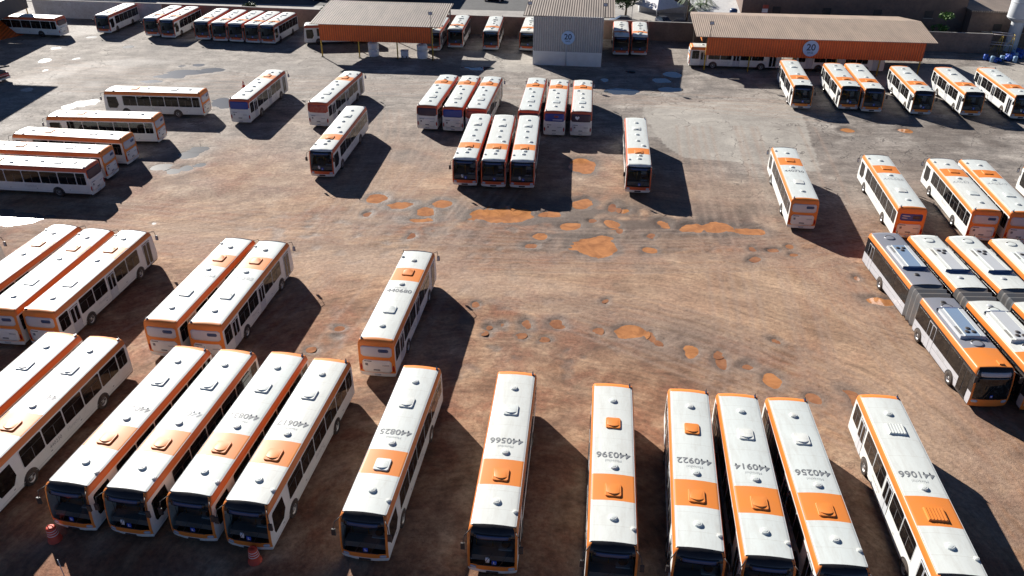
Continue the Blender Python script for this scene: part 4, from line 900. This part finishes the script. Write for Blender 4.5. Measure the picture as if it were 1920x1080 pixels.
# ---------------------------------------------------------------- perimeter wall, street
def wall_thing(p, q, z1, m_, label, th=.2, name='perimeter_wall', cop=True):
    t = thing(name, label, 'wall', (0, 0, 0)); b = MB(); board(b, p, q, 0, z1, m_, th); b.obj('wall_face', t)
    if cop: b = MB(); board(b, p, q, z1 - .002, z1 + .08, 'pave', th + .1); b.obj('coping', t)
wall_thing((-86, 150.0), (-62, 147.4), 3.0, 'whitewall', 'grey rendered boundary wall behind the lone bus at the upper left')
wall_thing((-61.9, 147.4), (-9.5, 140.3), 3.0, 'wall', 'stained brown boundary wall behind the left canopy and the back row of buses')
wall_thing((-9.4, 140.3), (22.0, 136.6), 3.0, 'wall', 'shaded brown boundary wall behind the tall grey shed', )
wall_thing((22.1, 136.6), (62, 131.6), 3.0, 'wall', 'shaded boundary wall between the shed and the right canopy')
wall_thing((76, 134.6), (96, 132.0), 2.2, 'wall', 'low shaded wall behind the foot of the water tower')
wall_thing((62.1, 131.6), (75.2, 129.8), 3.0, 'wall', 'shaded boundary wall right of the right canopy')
def sheet(name, pts, z, m_):
    b = MB(); b.poly([(x, y, z) for x, y in pts], m_); return tag(b.obj(name), name, kind='structure')
sheet('grass_verge', [(-62, 150.5), (12, 141.2), (12, 151), (-62, 159)], .10, 'grass')
sheet('street_pavement', [(-120, 167), (-62, 158.6), (16, 150.6), (16, 156), (-62, 163), (-120, 175)], .104, 'pave')
sheet('street', [(-120, 175), (-62, 163), (16, 156), (16, 176), (-62, 182), (-120, 200)], .108, 'asphalt')
sheet('side_yard', [(12.5, 138.5), (36, 136), (44, 170), (12.5, 172)], .10, 'pave')
sheet('side_street', [(80, 150), (110, 138), (125, 170), (88, 185), (78, 160)], .10, 'pave')
def building(x, y, wx_, wy_, h, rz, wm, rm, label, win=0, name='building', winm='trim'):
    t = thing(name, label, 'building', (x, y, 0), rz); b = MB(); b.box((0, 0, h / 2), (wx_, wy_, h), wm); b.obj('wall', t)
    b = MB(); b.box((0, 0, h + .12), (wx_ + .7, wy_ + .7, .24), rm); b.obj('roof', t)
    for k in range(win):
        X_ = -wx_ / 2 + (k + .7) * wx_ / (win + .4); b = MB(); b.box((X_, -wy_ / 2 - .02, h * .55), (1.3, .10, 1.1), winm); w_ = b.obj('window', t)
        b = MB(); b.box((X_, -wy_ / 2 - .05, h * .55 - .62), (1.6, .18, .10), 'pave'); b.obj('sill', w_)
    return t
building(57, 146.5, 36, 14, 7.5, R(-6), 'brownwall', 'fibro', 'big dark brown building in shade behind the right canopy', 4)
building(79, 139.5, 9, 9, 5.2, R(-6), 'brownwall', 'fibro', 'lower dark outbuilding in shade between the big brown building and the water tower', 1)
building(-58, 176, 30, 14, 4.5, R(-6), 'whitewall', 'tarp', 'white low building across the street at the upper left', 3)
building(-82, 166, 16, 12, 3.6, R(-6), 'whitewall', 'pave', 'pale low building beyond the grey wall at the upper left', 1)
building(-26, 172, 20, 8, 5, R(-5), 'brownwall', 'fibro', 'low building across the street behind the left canopy', 3)
building(36, 162, 24, 12, 4.0, R(-6), 'whitewall', 'tarp', 'white roofed building behind the palms', 2)
# ---------------------------------------------------------------- vegetation
def leafy(root, c, rx, rz_, n, size, m_, name='crown', clumps=9, seed=0):
    rg = random.Random(seed); b = MB(); cl = []
    for k in range(clumps):
        t = rg.uniform(0, 6.28); r = rg.uniform(.25, .85); cl.append((math.cos(t) * r * rx, math.sin(t) * r * rx, rg.uniform(-.7, .8) * rz_, rg.uniform(.3, .55) * rx))
    for k in range(n):
        q = cl[k % clumps]; d = Vector((rg.gauss(0, 1), rg.gauss(0, 1), rg.gauss(0, 1))).normalized() * q[3] * rg.uniform(.55, 1.05)
        p = Vector((c[0] + q[0] + d.x, c[1] + q[1] + d.y, c[2] + q[2] + d.z * .8)); u = Vector((rg.gauss(0, 1), rg.gauss(0, 1), rg.gauss(0, .6))).normalized(); v_ = u.cross(Vector((rg.gauss(0, 1), rg.gauss(0, 1), rg.gauss(0, 1)))).normalized()
        s = size * rg.uniform(.6, 1.3); b.poly([p - u * s, p - v_ * s * .45, p + u * s, p + v_ * s * .45], m_)
    return b.obj(name, root)
def tree(x, y, h, rx, label, m_='leaf', seed=1, n=2600):
    t = thing('tree', label, 'tree', (x, y, 0)); b = MB(); b.tube((0, 0, 0), (.15, .1, h * .55), .22, 'bark', .13, 8)
    for k in range(5):
        a_ = k * 1.3 + seed; b.tube((.1, .07, h * (.35 + .04 * k)), (.1 + rx * .6 * math.cos(a_), rx * .6 * math.sin(a_), h * (.62 + .05 * k)), .09, 'bark', .03, 6)
    b.obj('trunk', t); leafy(t, (0, 0, h * .68), rx, h * .26, n, .24, m_, seed=seed, clumps=16); return t
tree(20.4, 153.0, 5.4, 2.9, 'dark round tree standing behind the tall grey shed beside the parked silver car', seed=3)
tree(24.4, 160.5, 5.0, 2.2, 'dark leafy tree behind the white tent', seed=8)
tree(-47.5, 150.6, 2.6, 1.3, 'small shrub-like tree on the verge behind the five back buses', seed=5, n=700)
tree(83.5, 129.5, 4.6, 2.4, 'green tree at the right edge beside the water tower', 'leaf2', seed=12)
tree(-33.5, 150.5, 2.2, 1.2, 'low green bush on the grass verge left of the canopy roof', 'leaf', seed=15, n=500)
def palm(x, y, h, label, seed):
    rg = random.Random(seed); t = thing('palm_tree', label, 'palm', (x, y, 0), 0, 'palms beside the white tent'); b = MB(); b.tube((0, 0, 0), (.2, .1, h), .16, 'bark', .10, 8); b.obj('trunk', t); b = MB()
    for k in range(14):
        a_ = 2 * math.pi * k / 14 + rg.uniform(-.2, .2); L = rg.uniform(1.5, 2.1); up_ = rg.uniform(.2, .9); P = []
        for i in range(6): s = i / 5; P.append(Vector((.2 + math.cos(a_) * L * s, .1 + math.sin(a_) * L * s, h + up_ * s - 1.5 * s * s)))
        sd_ = Vector((-math.sin(a_), math.cos(a_), 0))
        for i in range(5):
            for sg in (-1, 1):
                for j in range(2):
                    q = P[i].lerp(P[i + 1], j * .5); tip = q + sd_ * sg * .38 + (P[i + 1] - P[i]) * .8 - Vector((0, 0, .18)); b.poly([q, q + (P[i + 1] - P[i]) * .25, tip], 'leaf2')
    b.obj('fronds', t)
palm(30.2, 146.0, 5.2, 'left palm with bright fronds right of the white tent', 1); palm(32.0, 145.0, 4.2, 'middle palm, shorter, right of the white tent', 2); palm(33.3, 146.8, 4.6, 'right palm close to the right canopy corner', 3)
t = thing('papaya_plant', 'small bright papaya plant behind the boundary wall right of the canopy', 'plant', (68.6, 132.6, 0)); b = MB(); b.tube((0, 0, 0), (.1, 0, 4.7), .09, 'bark', .05, 6); b.obj('stem', t)
leafy(t, (0, 0, 5.0), 1.15, .3, 160, .30, 'leaf2', 'leaves', 6, 4); leafy(t, (-.5, 0, 3.2), 1.2, .3, 160, .28, 'leaf2', 'lower_leaves', 6, 6)
# ---------------------------------------------------------------- tent, banner, tarps
t = thing('canopy_tent', 'white pyramid tent beyond the wall between the shed and the palms', 'tent', (26.0, 151.0, 0), R(32)); b = MB(); zt, ze = 5.2, 2.7; q = 3.3
cs = [(-q, -q, ze), (q, -q, ze), (q, q, ze), (-q, q, ze)]
for i in range(4):
    p0, p1 = Vector(cs[i]), Vector(cs[(i + 1) % 4]); ap = Vector((0, 0, zt)); prev = None
    for k in range(7):
        s = k / 6; e = s ** 1.25; a1 = ap.lerp(p0, s); a2 = ap.lerp(p1, s); z = zt + (ze - zt) * (s ** .8); a1.z = z; a2.z = z
        if prev: b.poly([prev[0], a1, a2, prev[1]] if k > 1 else [prev[0], a1, a2], 'tentgrey')
        prev = (a1, a2)
b.obj('tent_roof', t)
for c_ in cs: b = MB(); b.tube((c_[0], c_[1], 0), c_, .05, 'lightgrey', n=6); b.obj('leg', t)
t = thing('feather_banner', 'pink and white banner standing behind the right canopy', 'banner', (41.2, 139.5, 0)); b = MB(); b.tube((0, 0, 0), (0, 0, 5.3), .04, 'steel', n=6); b.obj('pole', t)
b = MB(); cols_ = ['adred', 'paper', 'red', 'paper', 'lightblue']
for k in range(5): b.box((.55 - .05 * k, 0, 4.9 - k * .62), (1.0, .03, .62), cols_[k])
b.obj('flag', t)
t = thing('water_butt', 'dark blue tank on a white stand behind the right canopy', 'tank', (36.6, 139.8, 0)); b = MB(); b.lathe([(.55, 3.3), (.65, 3.5), (.65, 4.3), (.45, 4.5), (.1, 4.55)], 'navy', 14); b.obj('tank_shell', t); b = MB(); b.box((0, 0, 1.65), (1.3, 1.3, 3.3), 'whitewall'); b.obj('stand', t)
t = thing('tarp_shelter', 'large white tarp roof right behind the palms, its edge sloping down', 'shelter', (0, 0, 0)); b = MB(); roof_sheet(b, [(31.5, 143.2, 3.2), (41.6, 141.5, 3.3), (39, 152, 4.4), (30.5, 154, 4.4)], 'tarp', .06); b.obj('tarp', t)
for x, y in ((31.7, 143.6), (41.2, 142.0)): b = MB(); b.tube((x, y, 0), (x, y, 3.15), .07, 'steel', n=6); b.obj('leg', t)
# ---------------------------------------------------------------- water tower
t = thing('water_tower', 'tall white water tower on a thinner white column at the upper right', 'water tower', (79.6, 131.6, 0)); b = MB(); b.lathe([(.95, 0), (.92, 4.4), (1.0, 4.6)], 'tankwhite', 24); b.obj('column', t)
b = MB(); b.lathe([(1.0, 4.55), (1.75, 5.1), (1.8, 5.2), (1.8, 12), (.5, 12.6)], 'tankwhite', 28); b.obj('tank_shell', t)
b = MB()
for z in (5.2, 7.5, 9.8): b.lathe([(1.81, z), (1.84, z + .03), (1.84, z + .07), (1.81, z + .1)], 'lightgrey', 28)
b.obj('band', t)
t = thing('steel_cage', 'yellowish steel frame round the foot of the water tower', 'frame', (76.9, 130.0, 0), R(-20)); b = MB()
for x in (-1.6, 0, 1.6):
    for y in (-.8, .8): b.tube((x, y, 0), (x, y, 3.0), .05, 'yellow', n=6)
for z in (1.5, 3.0):
    for y in (-.8, .8): b.tube((-1.6, y, z), (1.6, y, z), .06, 'reflect', n=6)
    for x in (-1.6, 1.6): b.tube((x, -.8, z), (x, .8, z), .05, 'yellow', n=6)
for x in (-1.6, 0): b.tube((x, -.8, 0), (x + 1.6, -.8, 3.0), .035, 'yellow', n=6)
b.obj('frame_bars', t)
rg = random.Random(4); k = 0
for bx, by, n_ in ((74.6, 125.4, 15), (79.4, 127.6, 14), (81.6, 129.3, 8)):
    for i in range(n_):
        x, y = bx + rg.uniform(-2.0, 2.3), by + rg.uniform(-.8, .9); t = thing('plastic_drum', 'blue plastic drum in the jumbled heap at the foot of the water tower', 'drum', (x, y, .35 + .0 * k), rg.uniform(0, 3), 'blue drums heaped by the water tower')
        if rg.random() < .5: t.rotation_euler = (R(90), 0, rg.uniform(0, 3)); 
        else: t.location.z = 0.01
        mt = 'bluejunk' if rg.random() < .75 else 'lightblue'; b = MB(); z0 = -.45 if t.location.z > .1 else 0; b.lathe([(.28, z0), (.31, z0 + .05), (.31, z0 + .28), (.33, z0 + .3), (.31, z0 + .33), (.31, z0 + .6), (.33, z0 + .62), (.31, z0 + .65), (.31, z0 + .88), (.26, z0 + .92)], mt, 12); b.obj('drum_shell', t)
        b = MB(); b.lathe([(.09, z0 + .92), (.09, z0 + .97), (.02, z0 + .975)], 'trim', 8); b.obj('cap', t); k += 1
# ---------------------------------------------------------------- cars, truck, crane truck
def car(x, y, rz, paintm, label, L=4.2):
    t = thing('parked_car', label, 'car', (x, y, 0), rz, 'cars parked beyond the wall'); b = MB(); st = [(-L / 2, .45, .75, .80), (-L / 2 + .1, .30, .92, .84), (-1.2, .25, .98, .86), (.9, .25, .95, .86), (L / 2 - .35, .28, .80, .82), (L / 2, .40, .66, .70)]
    for xx, z0, z1, wy in st: b.v += [(xx, -wy, z0), (xx, -wy, z1 - .1), (xx, -wy + .08, z1), (xx, wy - .08, z1), (xx, wy, z1 - .1), (xx, wy, z0)]
    for k in range(len(st) - 1):
        for i in range(6): j = (i + 1) % 6; b.face([k * 6 + i, (k + 1) * 6 + i, (k + 1) * 6 + j, k * 6 + j], paintm, i not in (5,))
    b.face([0, 1, 2, 3, 4, 5][::-1], paintm); e = (len(st) - 1) * 6; b.face([e + i for i in range(6)], paintm); b.obj('body', t)
    b = MB(); cs = [(-1.95, .93, .74), (-1.25, 1.42, .60), (.15, 1.45, .60), (1.0, .93, .74)]
    for xx, z, wy in cs: b.v += [(xx, -wy, z), (xx, wy, z)]
    for k in range(3): b.face([2 * k, 2 * k + 2, 2 * k + 3, 2 * k + 1][::1], 'cardark' if k != 1 else paintm)
    i0 = len(b.v); b.v += [(-1.95, -.76, .90), (1.0, -.76, .90), (-1.95, .76, .90), (1.0, .76, .90)]
    b.face([i0, i0 + 1, 6, 4, 2, 0], 'cardark'); b.face([i0 + 2, 1, 3, 5, 7, i0 + 3], 'cardark'); b.obj('cabin', t)
    for xx in (-1.3, 1.3):
        for s in (1, -1):
            b = MB(); b.tube((xx, s * .68, .31), (xx, s * .88, .31), .31, 'rubber', n=14); b.tube((xx, s * .87, .31), (xx, s * .89, .31), .18, 'rim', n=10); b.obj('wheel', t)
    for s in (1, -1): b = MB(); b.box((L / 2 - .06, s * .58, .62), (.12, .28, .12), 'headlight'); b.obj('headlight', t)
    return t
car(19.0, 147.9, R(175), 'carsilver', 'silver car half hidden by the roof of the tall grey shed')
car(26.6, 147.3, R(-72), 'carwhite', 'white car parked in front of the white tent')
car(29.6, 145.9, R(-10), 'cardark', 'dark car in the shade right of the white car')
car(-4.0, 166.5, R(175), 'cardark', 'dark car on the street behind the gap between canopy and shed')
car(-38.0, 166.0, R(175), 'cardark', 'dark car on the street at the top left of the canopy')
t = thing('parked_truck', 'red van-bodied truck on the street at the upper right corner', 'truck', (94.8, 164.0, 0), R(-12))
b = MB(); b.box((.9, 0, 1.9), (4.6, 2.1, 2.3), 'carred'); b.obj('cargo_box', t); b = MB(); b.box((-2.4, 0, 1.3), (1.6, 2.0, 1.5), 'carred', 0, .88); b.obj('cab', t)
b = MB(); b.box((-3.05, 0, 1.55), (.06, 1.6, .6), 'glass'); b.box((-2.4, -1.0, 1.55), (.9, .04, .5), 'glass'); b.obj('window', t); b = MB(); b.box((1.2, -1.06, 2.0), (2.2, .02, .5), 'paper'); b.box((1.2, -1.075, 2.0), (1.7, .02, .14), 'carred'); b.obj('side_stripe', t)
for xx in (-2.2, 1.9):
    for s in (1, -1): b = MB(); b.tube((xx, s * .75, .42), (xx, s * 1.02, .42), .42, 'rubber', n=14); b.tube((xx, s * 1.02, .42), (xx, s * 1.04, .42), .22, 'rim', n=10); b.obj('wheel', t)
t = thing('crane_truck', 'crane truck cut off by the left edge with white bumper and slanted mast', 'truck', (-73.4, 111.6, 0), R(-22))
b = MB(); b.box((0, 0, .95), (6.5, 2.3, .5), 'carred', 0, .98); b.box((.4, 0, 1.35), (5.2, 1.8, .3), 'steel'); b.obj('chassis', t)
b = MB(); b.box((2.6, 0, .7), (1.3, 2.4, .55), 'white', 0, .95); b.box((3.27, .0, .75), (.04, 1.2, .2), 'trim'); b.obj('bumper', t)
b = MB(); b.box((-2.4, 0, 2.0), (1.8, 2.3, 1.7), 'white', 0, .9); b.obj('cab', t); b = MB(); b.tube((1.0, 0, 1.4), (.2, .4, 6.5), .28, 'lightgrey', .2, 8); b.obj('mast', t); b = MB(); b.tube((1.0, 0, 1.6), (4.0, .9, 2.2), .13, 'steel', .1, 8); b.obj('boom', t)
for xx in (-2, 2):
    for s in (1, -1): b = MB(); b.tube((xx, s * .85, .5), (xx, s * 1.15, .5), .5, 'rubber', n=16); b.tube((xx, s * 1.15, .5), (xx, s * 1.17, .5), .26, 'rim', n=10); b.obj('wheel', t)
# ---------------------------------------------------------------- barrels, cone, pole
for x, y, lb in ((-24.1, 29.9, 'red orange traffic barrel with white bands before the bus numbered 440221'), (-13.15, 28.6, 'red orange traffic barrel with white bands before the bus numbered 440617')):
    t = thing('traffic_barrel', lb, 'barrel', (x, y, 0), 0, 'traffic barrels before the front row')
    pr_ = [(.40, 0), (.42, .10), (.33, .12), (.31, .42), (.30, .50), (.28, .62), (.27, .70), (.255, .82), (.25, .90), (.22, 1.05), (.14, 1.12), (.12, 1.05)]
    mm = ['barrel'] * 3 + ['barrel', 'reflect', 'barrel', 'reflect', 'barrel', 'reflect', 'barrel', 'barrel', 'barrel']
    pr_ = [(.36, 0), (.36, .07), (.29, .09), (.28, .45), (.27, .50), (.26, .60), (.255, .65), (.245, .75), (.24, .80), (.22, .92), (.17, .96), (.08, .95)]
    b = MB(); b.lathe(pr_, 'barrel', 22, mats=['barrel', 'barrel', 'barrel', 'reflect', 'barrel', 'reflect', 'barrel', 'reflect', 'barrel', 'barrel', 'barrel', 'barrel']); b.obj('barrel_shell', t)
    b = MB(); b.tube((-.14, 0, 0.94), (-.10, 0, 1.05), .025, 'barrel', n=6); b.tube((-.10, 0, 1.05), (.10, 0, 1.05), .025, 'barrel', n=6); b.tube((.10, 0, 1.05), (.14, 0, 0.94), .025, 'barrel', n=6); b.obj('handle', t)
t = thing('traffic_cone', 'small orange traffic cone beyond the bus with the blue rear advert', 'cone', (-37.0, 109.4, 0)); b = MB(); b.box((0, 0, .03), (.5, .5, .06), 'barrel'); b.obj('base', t)
b = MB(); b.lathe([(.22, .06), (.15, .35), (.11, .52), (.04, .85), (.02, .86)], 'barrel', 14, mats=['barrel', 'reflect', 'barrel', 'barrel', 'barrel']); b.obj('cone_shell', t)
t = thing('thin_pole', 'thin pale metal pole at the lower left edge of the picture', 'pole', (-22.3, 27.3, 0)); b = MB(); b.tube((0, 0, 0), (0, 0, 1.5), .022, 'lightgrey', n=6); b.obj('shaft', t)
bpy.context.view_layer.update()
